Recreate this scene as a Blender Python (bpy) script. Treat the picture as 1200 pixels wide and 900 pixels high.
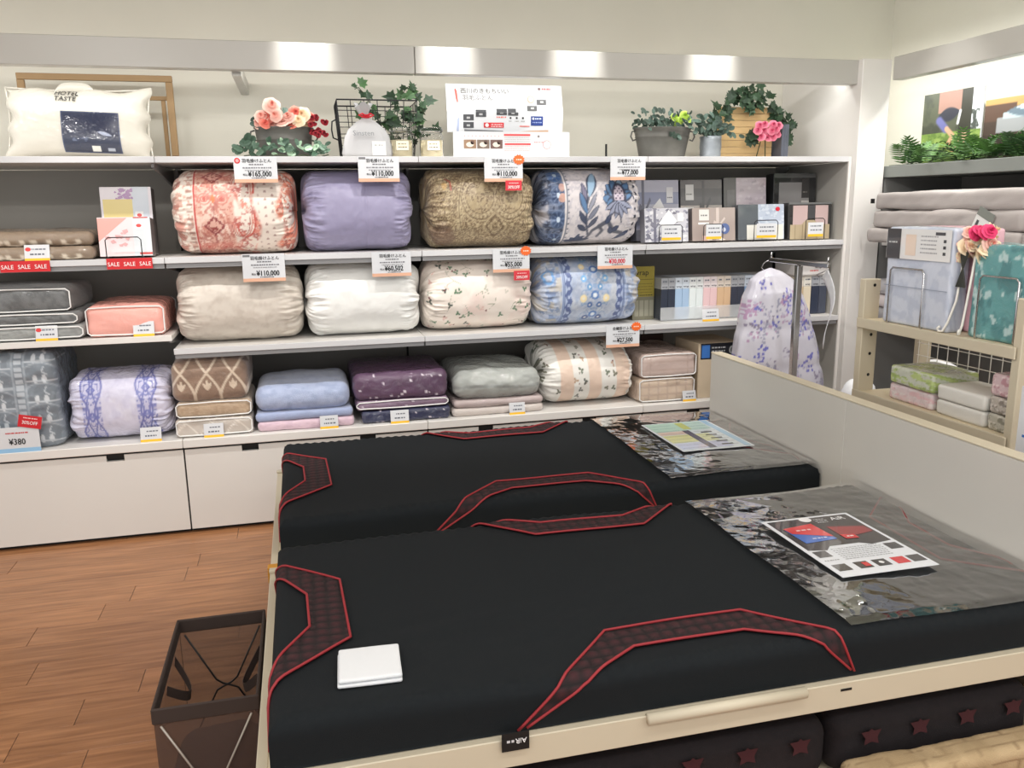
import bpy, bmesh, math, random
import numpy as np
from mathutils import Matrix, Vector
for o in list(bpy.data.objects): bpy.data.objects.remove(o)
scn = bpy.context.scene
COL = scn.collection
PI = math.pi
rnd = random.Random(7)

# ------------------------------------------------------------------ camera
cam_d = bpy.data.cameras.new('camera'); cam = bpy.data.objects.new('camera', cam_d); COL.objects.link(cam)
yaw, pitch, roll = 0.244505, 0.210440, -0.0141855
fw = Vector((math.sin(yaw)*math.cos(pitch), math.cos(yaw)*math.cos(pitch), -math.sin(pitch)))
rt = Vector((math.cos(yaw), -math.sin(yaw), 0)); up = rt.cross(fw)
c, s = math.cos(roll), math.sin(roll)
r2 = c*rt + s*up; u2 = -s*rt + c*up
m = Matrix((r2, u2, -fw)).transposed().to_4x4()
m.translation = (0.61048, -4.18719, 1.57424)
cam.matrix_world = m
cam_d.sensor_width = 36; cam_d.lens = 977.157/1200*36; cam_d.clip_start = .05
scn.camera = cam

# ------------------------------------------------------------------ world, exposure
w = bpy.data.worlds.new('shop_light'); scn.world = w; w.use_nodes = True
w.node_tree.nodes['Background'].inputs[0].default_value = (1, .99, .97, 1)
w.node_tree.nodes['Background'].inputs[1].default_value = .95
vs = scn.view_settings
vs.view_transform = 'Standard'; vs.look = 'None'; vs.exposure = 0.14; vs.gamma = 1.0; vs.use_curve_mapping = False

# ------------------------------------------------------------------ lights of the ceiling, added wall fill
CEIL = 2.95
def area(name, loc, sx, sy, power, col=(1, .985, .96), rot=(0, 0, 0)):
    d = bpy.data.lights.new(name, 'AREA'); d.shape = 'RECTANGLE'; d.size = sx; d.size_y = sy; d.energy = power; d.color = col
    o = bpy.data.objects.new(name, d); o.location = loc; o.rotation_euler = rot; COL.objects.link(o); return o
for x, y, pw in ((-.6, -2.1, 8), (1.4, -2.1, 8), (3.3, -2.1, 8), (-.6, -3.7, 14), (1.4, -3.7, 14), (3.3, -3.7, 14), (-.6, -5.2, 20), (1.4, -5.2, 20), (3.3, -5.2, 20)):
    area('ceiling_panel_light', (x, y, CEIL-.03), 1.2, .3, pw)
area('valance_strip_lamp', (.6, .11, 2.27), 6.0, .03, 11, (1, 1, .97), (.55, 0, 0))
area('valance_strip_lamp', (3.92, -1.2, 2.28), .03, 3.7, 20, (1, 1, .97), (0, -.55, 0))
SPOTX = (-.66, .02, .69, 1.36, 2.01, 2.75, 3.35)
def spot(name, loc, target, power, angle, blend=.8, r=.035, col=(1, .975, .94)):
    d = bpy.data.lights.new(name, 'SPOT'); d.energy = power; d.spot_size = angle; d.spot_blend = blend; d.shadow_soft_size = r; d.color = col
    o = bpy.data.objects.new(name, d); o.location = loc
    o.rotation_euler = (Vector(target)-Vector(loc)).to_track_quat('-Z', 'Y').to_euler(); COL.objects.link(o); return o
for x in SPOTX:
    spot('downlight_lamp', (x, -.95, CEIL-.03), (x, -.1, 1.1), 40, math.radians(58), .5)
for x in SPOTX[2:6]:
    spot('downlight_lamp', (x, -.36, CEIL-.03), (x, -.0, 2.27), 80, math.radians(25), .8)
for y in (-.5, -1.2):
    spot('downlight_lamp', (3.46, y, CEIL-.03), (3.58, y, 1.2), 24, math.radians(62), .5)
for a, b, pw in (((-.9, -4.4), (-.8, .72), 60), ((.6, -4.4), (.9, .72), 60), ((2.1, -4.4), (2.6, .72), 60), ((.3, -1.9), (4.39, -.3), 120), ((.3, -3.2), (4.39, -1.7), 80)):  # unseen spots added to brighten the back and right walls
    spot('wall_fill_spot', (a[0], a[1], CEIL-.06), (b[0], b[1], 2.0), pw, math.radians(58), 1.0, .05)

# ------------------------------------------------------------------ colour helpers
def lin(c):
    a = np.asarray(c, float)/255.
    return np.where(a <= .04045, a/12.92, ((a+.055)/1.055)**2.4)
def L(c): return tuple(lin(c))

# ------------------------------------------------------------------ materials
MATS = {}
def mat(name, col=(200, 200, 200), rough=.6, metal=0., vc=False, bump=0., bscale=200., coat=0., crough=.1, sheen=0., noise=0., nscale=20., trans=0., alpha=1., emit=0., crinkle=0., spec=.5, ior=1.45):
    if name in MATS: return MATS[name]
    m = bpy.data.materials.new(name); m.use_nodes = True; nt = m.node_tree
    b = nt.nodes['Principled BSDF']
    b.inputs['Roughness'].default_value = rough; b.inputs['Metallic'].default_value = metal
    b.inputs['Specular IOR Level'].default_value = spec; b.inputs['IOR'].default_value = ior
    b.inputs['Coat Weight'].default_value = coat; b.inputs['Coat Roughness'].default_value = crough
    b.inputs['Sheen Weight'].default_value = sheen
    b.inputs['Transmission Weight'].default_value = trans; b.inputs['Alpha'].default_value = alpha
    tc = nt.nodes.new('ShaderNodeTexCoord')
    if vc:
        a = nt.nodes.new('ShaderNodeAttribute'); a.attribute_name = 'Col'; src = a.outputs['Color']
    else:
        r = nt.nodes.new('ShaderNodeRGB'); r.outputs[0].default_value = (*L(col), 1); src = r.outputs[0]
    if noise > 0:
        n = nt.nodes.new('ShaderNodeTexNoise'); n.inputs['Scale'].default_value = nscale; n.inputs['Detail'].default_value = 4
        nt.links.new(tc.outputs['Object'], n.inputs['Vector'])
        mr = nt.nodes.new('ShaderNodeMapRange'); mr.inputs[1].default_value = .25; mr.inputs[2].default_value = .75
        mr.inputs[3].default_value = 1-noise; mr.inputs[4].default_value = 1+noise
        nt.links.new(n.outputs['Fac'], mr.inputs[0])
        mx = nt.nodes.new('ShaderNodeVectorMath'); mx.operation = 'SCALE'
        nt.links.new(src, mx.inputs[0]); nt.links.new(mr.outputs[0], mx.inputs['Scale']); src = mx.outputs[0]
    nt.links.new(src, b.inputs['Base Color'])
    if bump > 0:
        n = nt.nodes.new('ShaderNodeTexNoise'); n.inputs['Scale'].default_value = bscale; n.inputs['Detail'].default_value = 3
        nt.links.new(tc.outputs['Object'], n.inputs['Vector'])
        bp = nt.nodes.new('ShaderNodeBump'); bp.inputs['Strength'].default_value = bump; bp.inputs['Distance'].default_value = .01
        nt.links.new(n.outputs['Fac'], bp.inputs['Height']); nt.links.new(bp.outputs[0], b.inputs['Normal'])
    if crinkle > 0:
        n = nt.nodes.new('ShaderNodeTexNoise'); n.inputs['Scale'].default_value = 14; n.inputs['Detail'].default_value = 3; n.inputs['Distortion'].default_value = 1.2
        nt.links.new(tc.outputs['Object'], n.inputs['Vector'])
        bp = nt.nodes.new('ShaderNodeBump'); bp.inputs['Strength'].default_value = crinkle; bp.inputs['Distance'].default_value = .03
        nt.links.new(n.outputs['Fac'], bp.inputs['Height']); nt.links.new(bp.outputs[0], b.inputs['Coat Normal'])
    if emit > 0:
        b.inputs['Emission Color'].default_value = (*L(col), 1); b.inputs['Emission Strength'].default_value = emit
    MATS[name] = m; return m
def film_mat(name, k=1.6, rough=.05, bump=.25, scale=9., tint=(1, 1, 1)):
    m = bpy.data.materials.new(name); m.use_nodes = True; nt = m.node_tree; nt.nodes.clear()
    out = nt.nodes.new('ShaderNodeOutputMaterial'); mix = nt.nodes.new('ShaderNodeMixShader')
    tr = nt.nodes.new('ShaderNodeBsdfTransparent'); tr.inputs[0].default_value = (*tint, 1)
    gl = nt.nodes.new('ShaderNodeBsdfGlossy'); gl.inputs['Roughness'].default_value = rough; gl.inputs[0].default_value = (.95, .95, .95, 1)
    fr = nt.nodes.new('ShaderNodeFresnel'); fr.inputs[0].default_value = 1.5
    mu = nt.nodes.new('ShaderNodeMath'); mu.operation = 'MULTIPLY'; mu.inputs[1].default_value = k; mu.use_clamp = True
    tc = nt.nodes.new('ShaderNodeTexCoord'); n = nt.nodes.new('ShaderNodeTexNoise'); n.inputs['Scale'].default_value = scale; n.inputs['Detail'].default_value = 4; n.inputs['Distortion'].default_value = 1.5
    bp = nt.nodes.new('ShaderNodeBump'); bp.inputs['Strength'].default_value = bump; bp.inputs['Distance'].default_value = .02
    nt.links.new(tc.outputs['Object'], n.inputs['Vector']); nt.links.new(n.outputs['Fac'], bp.inputs['Height'])
    nt.links.new(bp.outputs[0], gl.inputs['Normal']); nt.links.new(bp.outputs[0], fr.inputs['Normal'])
    nt.links.new(fr.outputs[0], mu.inputs[0]); nt.links.new(mu.outputs[0], mix.inputs[0])
    nt.links.new(tr.outputs[0], mix.inputs[1]); nt.links.new(gl.outputs[0], mix.inputs[2]); nt.links.new(mix.outputs[0], out.inputs[0])
    MATS[name] = m; return m
def wood_floor():
    m = bpy.data.materials.new('oak_laminate'); m.use_nodes = True; nt = m.node_tree; b = nt.nodes['Principled BSDF']
    tc = nt.nodes.new('ShaderNodeTexCoord'); oi = nt.nodes.new('ShaderNodeObjectInfo')
    mp = nt.nodes.new('ShaderNodeMapping'); mp.inputs['Scale'].default_value = (1.1, 16, 1)
    ad = nt.nodes.new('ShaderNodeVectorMath'); ad.operation = 'ADD'
    sc = nt.nodes.new('ShaderNodeVectorMath'); sc.operation = 'SCALE'; sc.inputs[0].default_value = (37, 11, 0)
    nt.links.new(oi.outputs['Random'], sc.inputs['Scale']); nt.links.new(tc.outputs['Object'], ad.inputs[0]); nt.links.new(sc.outputs[0], ad.inputs[1])
    nt.links.new(ad.outputs[0], mp.inputs[0])
    n = nt.nodes.new('ShaderNodeTexNoise'); n.inputs['Scale'].default_value = 3; n.inputs['Detail'].default_value = 6; n.inputs['Distortion'].default_value = .6
    nt.links.new(mp.outputs[0], n.inputs['Vector'])
    cr = nt.nodes.new('ShaderNodeValToRGB'); e = cr.color_ramp.elements
    e[0].position = .3; e[0].color = (*L((138, 93, 60)), 1); e[1].position = .7; e[1].color = (*L((180, 128, 88)), 1)
    nt.links.new(n.outputs['Fac'], cr.inputs[0])
    hs = nt.nodes.new('ShaderNodeHueSaturation'); mr = nt.nodes.new('ShaderNodeMapRange'); mr.inputs[3].default_value = .93; mr.inputs[4].default_value = 1.07
    nt.links.new(oi.outputs['Random'], mr.inputs[0]); nt.links.new(mr.outputs[0], hs.inputs['Value']); nt.links.new(cr.outputs[0], hs.inputs['Color'])
    nt.links.new(hs.outputs[0], b.inputs['Base Color']); b.inputs['Roughness'].default_value = .32
    MATS['oak'] = m; return m

# ------------------------------------------------------------------ mesh builder
TXT = {}
def text_geo(sx, bold):
    k = (sx, bold)
    if k in TXT: return TXT[k]
    cu = bpy.data.curves.new('t', 'FONT'); cu.body = sx; cu.size = 1; cu.resolution_u = 2; cu.fill_mode = 'FRONT'
    ob = bpy.data.objects.new('t', cu); COL.objects.link(ob)
    dg = bpy.context.evaluated_depsgraph_get(); me = bpy.data.meshes.new_from_object(ob.evaluated_get(dg))
    v = np.array([x.co[:2] for x in me.vertices]).reshape(-1, 2); f = [tuple(p.vertices) for p in me.polygons]
    bpy.data.objects.remove(ob); bpy.data.meshes.remove(me); bpy.data.curves.remove(cu)
    TXT[k] = (v, f); return TXT[k]

class MB:
    def __init__(s): s.V = []; s.F = []; s.C = []; s.n = 0
    def add(s, v, f, col=(255, 255, 255)):
        v = np.asarray(v, float).reshape(-1, 3); b = s.n
        s.V.append(v); s.F += [tuple(i+b for i in q) for q in f]; s.n += len(v)
        cl = np.asarray(col, float)
        s.C.append(lin(np.broadcast_to(cl, (len(v), 3)) if cl.ndim == 1 else cl)); return s
    def box(s, x0, x1, y0, y1, z0, z1, col=(255, 255, 255), b=0.):
        if b <= 0:
            v = [(x, y, z) for x in (x0, x1) for y in (y0, y1) for z in (z0, z1)]
            return s.add(v, [(0, 1, 3, 2), (4, 6, 7, 5), (0, 4, 5, 1), (2, 3, 7, 6), (0, 2, 6, 4), (1, 5, 7, 3)], col)
        ce = ((x0+x1)/2, (y0+y1)/2, (z0+z1)/2); h = ((x1-x0)/2, (y1-y0)/2, (z1-z0)/2)
        b = min(b, min(h)*.9); V = []; ix = {}
        for sx in (-1, 1):
            for sy in (-1, 1):
                for sz in (-1, 1):
                    for a in range(3):
                        p = [sx*(h[0]-b), sy*(h[1]-b), sz*(h[2]-b)]; sg = (sx, sy, sz)[a]; p[a] = sg*h[a]
                        ix[(sx, sy, sz, a)] = len(V); V.append([p[i]+ce[i] for i in range(3)])
        F = []
        S = (-1, 1)
        for a in range(3):
            o1, o2 = [(1, 2), (2, 0), (0, 1)][a]
            for sg in S:
                q = []
                for (p, r) in ((-1, -1), (1, -1), (1, 1), (-1, 1)):
                    k = [0, 0, 0]; k[a] = sg; k[o1] = p; k[o2] = r; q.append(ix[(*k, a)])
                F.append(tuple(q) if sg > 0 else tuple(q[::-1]))
            for p in S:
                for r in S:
                    k0 = [0, 0, 0]; k0[o1] = p; k0[o2] = r; k1 = list(k0); k0[a] = -1; k1[a] = 1
                    q = (ix[(*k0, o1)], ix[(*k1, o1)], ix[(*k1, o2)], ix[(*k0, o2)])
                    F.append(q if p*r > 0 else q[::-1])
        for sx in S:
            for sy in S:
                for sz in S:
                    q = tuple(ix[(sx, sy, sz, a)] for a in range(3)); F.append(q if sx*sy*sz > 0 else q[::-1])
        return s.add(V, F, col)
    def tube(s, pts, r, n=8, col=(255, 255, 255), closed=False):
        P = [Vector(p) for p in pts]; m = len(P); V = []; F = []
        pv = None
        rr = r if hasattr(r, '__len__') else [r]*m
        for i, p in enumerate(P):
            if closed: t = P[(i+1) % m]-P[i-1]
            else: t = P[min(i+1, m-1)]-P[max(i-1, 0)]
            t.normalize()
            if pv is None:
                a = Vector((0, 0, 1)) if abs(t.z) < .9 else Vector((1, 0, 0)); u = t.cross(a).normalized()
            else:
                u = (pv-t*pv.dot(t)).normalized()
            pv = u; w_ = t.cross(u)
            for k in range(n):
                an = 2*PI*k/n; V.append(p+(u*math.cos(an)+w_*math.sin(an))*rr[i])
        for i in range(m if closed else m-1):
            j = (i+1) % m
            for k in range(n): F.append((i*n+k, i*n+(k+1) % n, j*n+(k+1) % n, j*n+k))
        if not closed: F.append(tuple(range(n))[::-1]); F.append(tuple((m-1)*n+k for k in range(n)))
        return s.add(V, F, col)
    def lathe(s, prof, ce=(0, 0, 0), n=24, col=(255, 255, 255), ex=1., ey=1.):
        V = []; F = []
        for (r, z) in prof:
            for k in range(n): V.append((ce[0]+r*ex*math.cos(2*PI*k/n), ce[1]+r*ey*math.sin(2*PI*k/n), ce[2]+z))
        for i in range(len(prof)-1):
            for k in range(n): F.append((i*n+k, i*n+(k+1) % n, (i+1)*n+(k+1) % n, (i+1)*n+k))
        if prof[0][0] > 1e-6: F.append(tuple(range(n))[::-1])
        if prof[-1][0] > 1e-6: F.append(tuple((len(prof)-1)*n+k for k in range(n)))
        return s.add(V, F, col)
    def grid(s, P, col=(255, 255, 255), wrapv=False):
        """P: array (nu,nv,3)"""
        nu, nv = P.shape[:2]; F = []
        for i in range(nu-1):
            for j in range(nv if wrapv else nv-1):
                k = (j+1) % nv; F.append((i*nv+j, (i+1)*nv+j, (i+1)*nv+k, i*nv+k))
        cl = np.asarray(col, float)
        return s.add(P.reshape(-1, 3), F, cl.reshape(-1, 3) if cl.ndim > 1 else cl)
    def mesh(s, name, off=(0, 0, 0), smooth=False):
        v = np.concatenate(s.V)-np.asarray(off); me = bpy.data.meshes.new(name)
        me.from_pydata(v.tolist(), [], s.F); 
        a = me.color_attributes.new('Col', 'FLOAT_COLOR', 'POINT'); cc = np.concatenate(s.C)
        a.data.foreach_set('color', np.concatenate([cc, np.ones((len(cc), 1))], 1).ravel().astype(np.float32))
        if smooth: me.polygons.foreach_set('use_smooth', [True]*len(me.polygons))
        me.update(); return me
    def fixn(s): s._fix = True; return s
    def build(s, name, m, parent=None, smooth=False, solid=0., fix=False):
        off = np.zeros(3)
        if parent is not None:
            q = parent
            while q is not None: off += np.array(q.location); q = q.parent
        else:
            v = np.concatenate(s.V); off = np.array([(v[:, 0].min()+v[:, 0].max())/2, (v[:, 1].min()+v[:, 1].max())/2, v[:, 2].min()])
        me = s.mesh(name, off, smooth)
        if fix:
            bm = bmesh.new(); bm.from_mesh(me); bmesh.ops.remove_doubles(bm, verts=bm.verts, dist=1e-5); bmesh.ops.recalc_face_normals(bm, faces=bm.faces); bm.to_mesh(me); bm.free()
        o = bpy.data.objects.new(name, me); COL.objects.link(o); me.materials.append(m)
        if parent is not None: o.parent = parent
        else: o.location = off
        if solid:
            md = o.modifiers.new('thick', 'SOLIDIFY'); md.thickness = solid; md.offset = 0
        return o
def thing(name, label, cat, loc=(0, 0, 0), rz=0., group=None):
    o = bpy.data.objects.new(name, None); COL.objects.link(o); o.location = loc; o.rotation_euler = (0, 0, rz); o.empty_display_size = .05
    return tag(o, label, cat, group)
def tag(o, label, cat, group=None):
    o['label'] = label; o['category'] = cat
    if group: o['group'] = group
    return o
def struct(o): o['kind'] = 'structure'; return o
def copy_part(o, parent, loc=None, rot=None, scale=None, name=None):
    c = o.copy(); COL.objects.link(c); c.parent = parent
    if loc is not None: c.location = loc
    if rot is not None: c.rotation_euler = rot
    if scale is not None: c.scale = (scale,)*3 if not hasattr(scale, '__len__') else scale
    return c

class Print:
    """flat print on a surface: origin o, unit axes u (right) and v (up), outward normal n"""
    def __init__(s, o, u, v):
        s.o = np.array(o, float); s.u = np.array(u, float); s.u /= np.linalg.norm(s.u); s.v = np.array(v, float); s.v /= np.linalg.norm(s.v)
        s.nrm = np.cross(s.u, s.v); s.mb = MB(); s.eps = .0007
    def P(s, x, y, l): return s.o+s.u*x+s.v*y+s.nrm*(s.eps*l)
    def rect(s, x0, y0, x1, y1, col, l=1): s.mb.add([s.P(x0, y0, l), s.P(x1, y0, l), s.P(x1, y1, l), s.P(x0, y1, l)], [(0, 1, 2, 3)], col)
    def poly(s, pts, col, l=1): s.mb.add([s.P(x, y, l) for x, y in pts], [tuple(range(len(pts)))], col)
    def disc(s, x, y, r, col, l=1, n=14, ry=None):
        ry = ry or r; s.poly([(x+r*math.cos(2*PI*k/n), y+ry*math.sin(2*PI*k/n)) for k in range(n)], col, l)
    def burst(s, x, y, r, col, l=1, k=12):
        s.poly([(x+(r if i % 2 else r*.8)*math.cos(PI*i/k), y+(r if i % 2 else r*.8)*math.sin(PI*i/k)*.85) for i in range(2*k)], col, l)
    def text(s, t, x, y, size, col, l=2, bold=0., sx=1., align='L', rot=0.):
        v, f = text_geo(t, 0)
        if len(v) == 0: return
        w_ = (v[:, 0].max())*size*sx; X = v[:, 0]*size*sx; Y = v[:, 1]*size
        if align == 'C': X = X-w_/2
        if align == 'R': X = X-w_
        if rot: X, Y = X*math.cos(rot)-Y*math.sin(rot), X*math.sin(rot)+Y*math.cos(rot)
        b_ = bold*size*.55
        for i_, (ox, oy) in enumerate(((0, 0),) if not bold else ((-b_, 0), (b_, 0), (0, -b_), (0, b_))):
            s.mb.add([s.P(x+a+ox, y+b+oy, l+.3*i_) for a, b in zip(X, Y)], f, col)
    def dashes(s, x0, x1, y, h, col, l=2, seed=1):
        r = random.Random(seed); x = x0
        while x < x1-h:
            w_ = h*r.uniform(.6, 2.2); s.rect(x, y, min(x+w_, x1), y+h, col, l); x += w_+h*r.uniform(.3, .7)
    def build(s, name='print', parent=None, m=None): return s.mb.build(name, m or MATS['print'], parent)

# ------------------------------------------------------------------ pattern helpers (numpy)
def vnoise(x, y, seed=0):
    xi = np.floor(x).astype(int); yi = np.floor(y).astype(int); fx = x-xi; fy = y-yi
    fx = fx*fx*(3-2*fx); fy = fy*fy*(3-2*fy)
    def h(a, b):
        n = (a*374761393+b*668265263+seed*1442695041) & 0x7fffffff
        n = ((n ^ (n >> 13))*1274126177) & 0x7fffffff
        return ((n ^ (n >> 16)) & 0xffff)/65535.
    return (h(xi, yi)*(1-fx)+h(xi+1, yi)*fx)*(1-fy)+(h(xi, yi+1)*(1-fx)+h(xi+1, yi+1)*fx)*fy
def fbm(x, y, seed=0, o=4):
    r = 0; a = .5
    for i in range(o): r = r+a*vnoise(x*2**i, y*2**i, seed+i*17); a *= .5
    return r/(1-.5**o)
def sst(a, b, x): t = np.clip((x-a)/(b-a), 0, 1); return t*t*(3-2*t)
class Paint:
    def __init__(s, x, y, base): s.x = x; s.y = y; s.c = np.zeros(x.shape+(3,))+np.array(base, float)
    def mix(s, mask, col, a=1.): m = np.clip(mask*a, 0, 1)[..., None]; s.c = s.c*(1-m)+np.array(col, float)*m
    def line(s, pts, w, col, soft=.4, a=1.):
        d = np.full(s.x.shape, 9.)
        for (x0, y0), (x1, y1) in zip(pts[:-1], pts[1:]):
            dx, dy = x1-x0, y1-y0; t = np.clip(((s.x-x0)*dx+(s.y-y0)*dy)/(dx*dx+dy*dy+1e-9), 0, 1)
            d = np.minimum(d, np.hypot(s.x-x0-t*dx, s.y-y0-t*dy))
        s.mix(1-sst(w*(1-soft), w*(1+soft), d), col, a)
    def ell(s, cx, cy, rx, ry, col, rot=0., ring=0., a=1.):
        c_, s_ = math.cos(rot), math.sin(rot); dx = s.x-cx; dy = s.y-cy
        u = (dx*c_+dy*s_)/rx; v = (-dx*s_+dy*c_)/ry; d = np.hypot(u, v)
        k = 1-sst(.9, 1.1, d)
        if ring: k = k*sst(1-ring-.1, 1-ring+.1, d)
        s.mix(k, col, a)
    def leaf(s, x0, y0, x1, y1, w, col, edge=None):
        dx, dy = x1-x0, y1-y0; l = math.hypot(dx, dy); u = ((s.x-x0)*dx+(s.y-y0)*dy)/l/l; v = np.abs(-(s.x-x0)*dy+(s.y-y0)*dx)/l
        wd = w*np.sin(np.clip(u, 0, 1)*PI)**.8; ok = (u > 0) & (u < 1)
        if edge is not None: s.mix(np.where(ok, 1-sst(.85, 1.15, v/(wd+1e-6)), 0), edge); wd = wd*.68
        s.mix(np.where(ok, 1-sst(.8, 1.2, v/(wd+1e-6)), 0), col)
# ------------------------------------------------------------------ material set
mat('print', vc=True, rough=.45)
mat('print_gloss', vc=True, rough=.25, coat=1., crough=.05)
mat('cloth_vc', vc=True, rough=.62, bump=.12, bscale=500, sheen=.15)
mat('satin_vc', vc=True, rough=.42, bump=.05, bscale=400, sheen=.1)
mat('bagged_vc', vc=True, rough=.6, coat=1., crough=.06, crinkle=.9, bump=.1, bscale=300)
mat('plush_vc', vc=True, rough=.9, bump=.5, bscale=260, coat=.35, crough=.2, crinkle=.4, sheen=.4)
mat('wall_paint', (222, 219, 208), .8, noise=.02, nscale=3, bump=.02, bscale=60)
mat('white_laminate', (226, 223, 219), .38, noise=.012, nscale=2)
mat('cabinet_white', (222, 219, 214), .42, noise=.012, nscale=2)
mat('beam_white', (186, 184, 178), .33, spec=.6)
mat('grey_panel', (172, 169, 163), .7, noise=.03, nscale=3)
mat('dark_panel', (128, 126, 122), .7, noise=.03, nscale=3)
mat('shelf_edge', (208, 208, 210), .35)
mat('rail_plastic', (150, 150, 152), .25)
mat('black', (14, 14, 15), .6)
mat('headboard', (203, 200, 193), .5, noise=.015, nscale=4)
mat('cream_wood', (200, 190, 168), .45, noise=.02, nscale=6)
mat('pale_wood', (219, 205, 176), .5, noise=.05, nscale=9)
mat('amber', (201, 140, 40), .4)
mat('chrome', (190, 190, 192), .22, metal=1.)
mat('white_wire', (235, 232, 225), .4)
mat('dark_wire', (30, 30, 32), .45, metal=.3)
mat('paper_white', (216, 218, 222), .55)
mat('white_piping', (238, 238, 236), .4)
mat('galvanized', (104, 103, 99), .5, metal=.55, noise=.18, nscale=14)
mat('galv_light', (140, 146, 152), .45, metal=.6, noise=.2, nscale=20)
mat('tan_frame', (160, 130, 92), .55, noise=.06, nscale=12)
mat('mattress_black', (22, 26, 29), .85, bump=.25, bscale=700, spec=.25)
mat('quilt_red', vc=True, rough=.8, bump=.2, bscale=500)
mat('red_piping', (150, 40, 47), .6)
mat('leaf_vc', vc=True, rough=.55)
mat('petal_vc', vc=True, rough=.65)
mat('bin_mesh', (92, 72, 64), .75, alpha=.42)
mat('bin_band', (58, 46, 41), .8, bump=.3, bscale=700)
mat('bin_wire', (168, 160, 150), .4, metal=.5)
mat('dark_cloth', (22, 20, 20), .9)
mat('glass', (255, 255, 255), .03, trans=1., ior=1.3)
mat('wax', (238, 226, 190), .5)
mat('clear_acrylic', (235, 238, 240), .08, alpha=.3)
mat('beige_quilt', vc=True, rough=.85, noise=.04, nscale=8, bump=.3, bscale=300)
film_mat('film', 2.8, .03, .12, 4.)
film_mat('film_soft', 1.2, .12, .3, 14.)
wood_floor()

def S(mb, name, m, smooth=False, parent=None):
    o = mb.build(name, MATS[m], parent, smooth)
    if parent is None: struct(o)
    return o

# ------------------------------------------------------------------ room
floor = S(MB().box(-3.2, 4.6, -5.4, .9, -.06, -.004), 'floor', 'dark_panel')
PW = .145; planks = []
pm = {}
def plank(x0, x1, y0):
    ln = round(x1-x0, 3)
    if ln not in pm:
        pm[ln] = MB().box(0, ln, 0, PW-.0012, -.004, 0, b=.0008).mesh('plank'); pm[ln].materials.append(MATS['oak'])
    o = bpy.data.objects.new('plank', pm[ln]); COL.objects.link(o); o.parent = floor
    o.location = Vector((x0, y0, 0))-floor.location
joints = {-.275: -.745, -.565: .033, -.71: -.163, -.855: -.252, -1.0: -.467, -1.435: -.007, -1.58: -.171, -1.725: -.326, -1.87: -.097}
yb = -.275+6*PW; rowi = 0
PL = 1.21
while yb > -4.3:
    k = round(yb, 3)
    j = joints.get(k, None)
    if j is None: j = ((rowi*.437) % 1.0)*PL
    x = j-PL*3
    while x < 4.3:
        if x+PL > -2.4: plank(max(x, -3.1), min(x+PL-.0016, 4.4), yb)
        x += PL
    yb -= PW; rowi += 1
S(MB().box(-3.2, 4.6, -5.4, .9, CEIL, CEIL+.05), 'ceiling', 'wall_paint')
S(MB().box(-3.2, 4.45, .74, .82, 0, CEIL), 'wall_back', 'wall_paint')
S(MB().box(4.39, 4.47, -5.4, .74, 0, CEIL), 'wall_right', 'wall_paint')
S(MB().box(-2.4, 1.1985, -.005, .06, 2.197, 2.322, b=.003).box(1.2015, 3.755, -.005, .06, 2.197, 2.322, b=.003), 'trim_1', 'beam_white')
S(MB().box(3.805, 3.87, -4.0, -.05, 2.215, 2.335, b=.003), 'trim_2', 'beam_white')
S(MB().box(3.62, 3.80, -.045, .74, 0, 2.324, b=.003), 'trim_3', 'white_laminate')
S(MB().box(.36, .40, .06, .74, 2.18, 2.24), 'trim_4', 'beam_white')

# ------------------------------------------------------------------ shelving bays
Z1, Z2, Z3, ZC = 1.816, 1.362, .932, .485
ZL = .998
for i, x0 in enumerate((-1.2, 0, 1.2, 2.4)):
    x1 = x0+1.2
    desc = ('holding bagged blankets and the pillow on top', 'holding the coral and lavender rolls', 'holding the brown and blue floral rolls', 'beside the corner post with boxed sheet packs')[i]
    t = thing('shelving_bay', 'white and grey shelving bay '+desc, 'shelving', (x0+.6, .36, ZC), group='shelving bays along the back wall')
    MB().box(x0+.001, x1-.001, .70, .735, ZC+.002, Z1-.03).build('back_panel', MATS['grey_panel' if i in (0, 3) else 'dark_panel'], t)  # panels behind the rolls darker: shade between them put into the colour
    hs = [Z1, Z2, ZL if i == 0 else Z3]
    for z in hs:
        b = MB().box(x0+.0012, x1-.0012, .004, .70, z-.026, z-.002, b=.0015).build('shelf_board', MATS['white_laminate'], t)
        if z != ZL:
            MB().box(x0+.0012, x1-.0012, -.008, .004, z-.028, z, b=.0015).build('edge_strip', MATS['shelf_edge'], b)
            if z < Z1: MB().box(x0+.004, x1-.004, .004, .009, z-.05, z-.029).build('price_rail', MATS['rail_plastic'], b)
        else:
            MB().box(x0+.0012, x1-.0012, -.006, .004, z-.028, z, b=.0015).build('edge_strip', MATS['white_laminate'], b)
        for xb in (x0+.012, x1-.026):
            yf = .06 if i == 0 and xb > x0+.6 else .56
            mb = MB(); pr = [(.70, z-.028), (yf, z-.028), (yf, z-.045), (.70, z-.12)]
            V = [(xx, y, zz) for xx in (xb, xb+.012) for y, zz in pr]
            mb.add(V, [(0, 1, 2, 3), (7, 6, 5, 4)]+[(k, 4+k, 4+(k+1) % 4, (k+1) % 4) for k in range(4)])
            mb.build('bracket', MATS['rail_plastic'], b)
    if i == 0:
        MB().box(-1.218, -1.2, 0.004, .735, ZC+.002, Z1-.028).build('side_panel', MATS['white_laminate'], t)
    if i == 3:
        MB().box(3.60, 3.618, 0.004, .735, ZC+.002, Z1-.028).build('side_panel', MATS['grey_panel'], t)
        MB().box(3.60, 3.618, -.006, .004, ZC+.002, Z1).build('panel_edge', MATS['white_laminate'], t)
    # seam posts at the back
    MB().box(x1-.012, x1-.001, .69, .70, ZC+.01, Z1-.13).build('slotted_post', MATS['black'], t)
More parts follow.
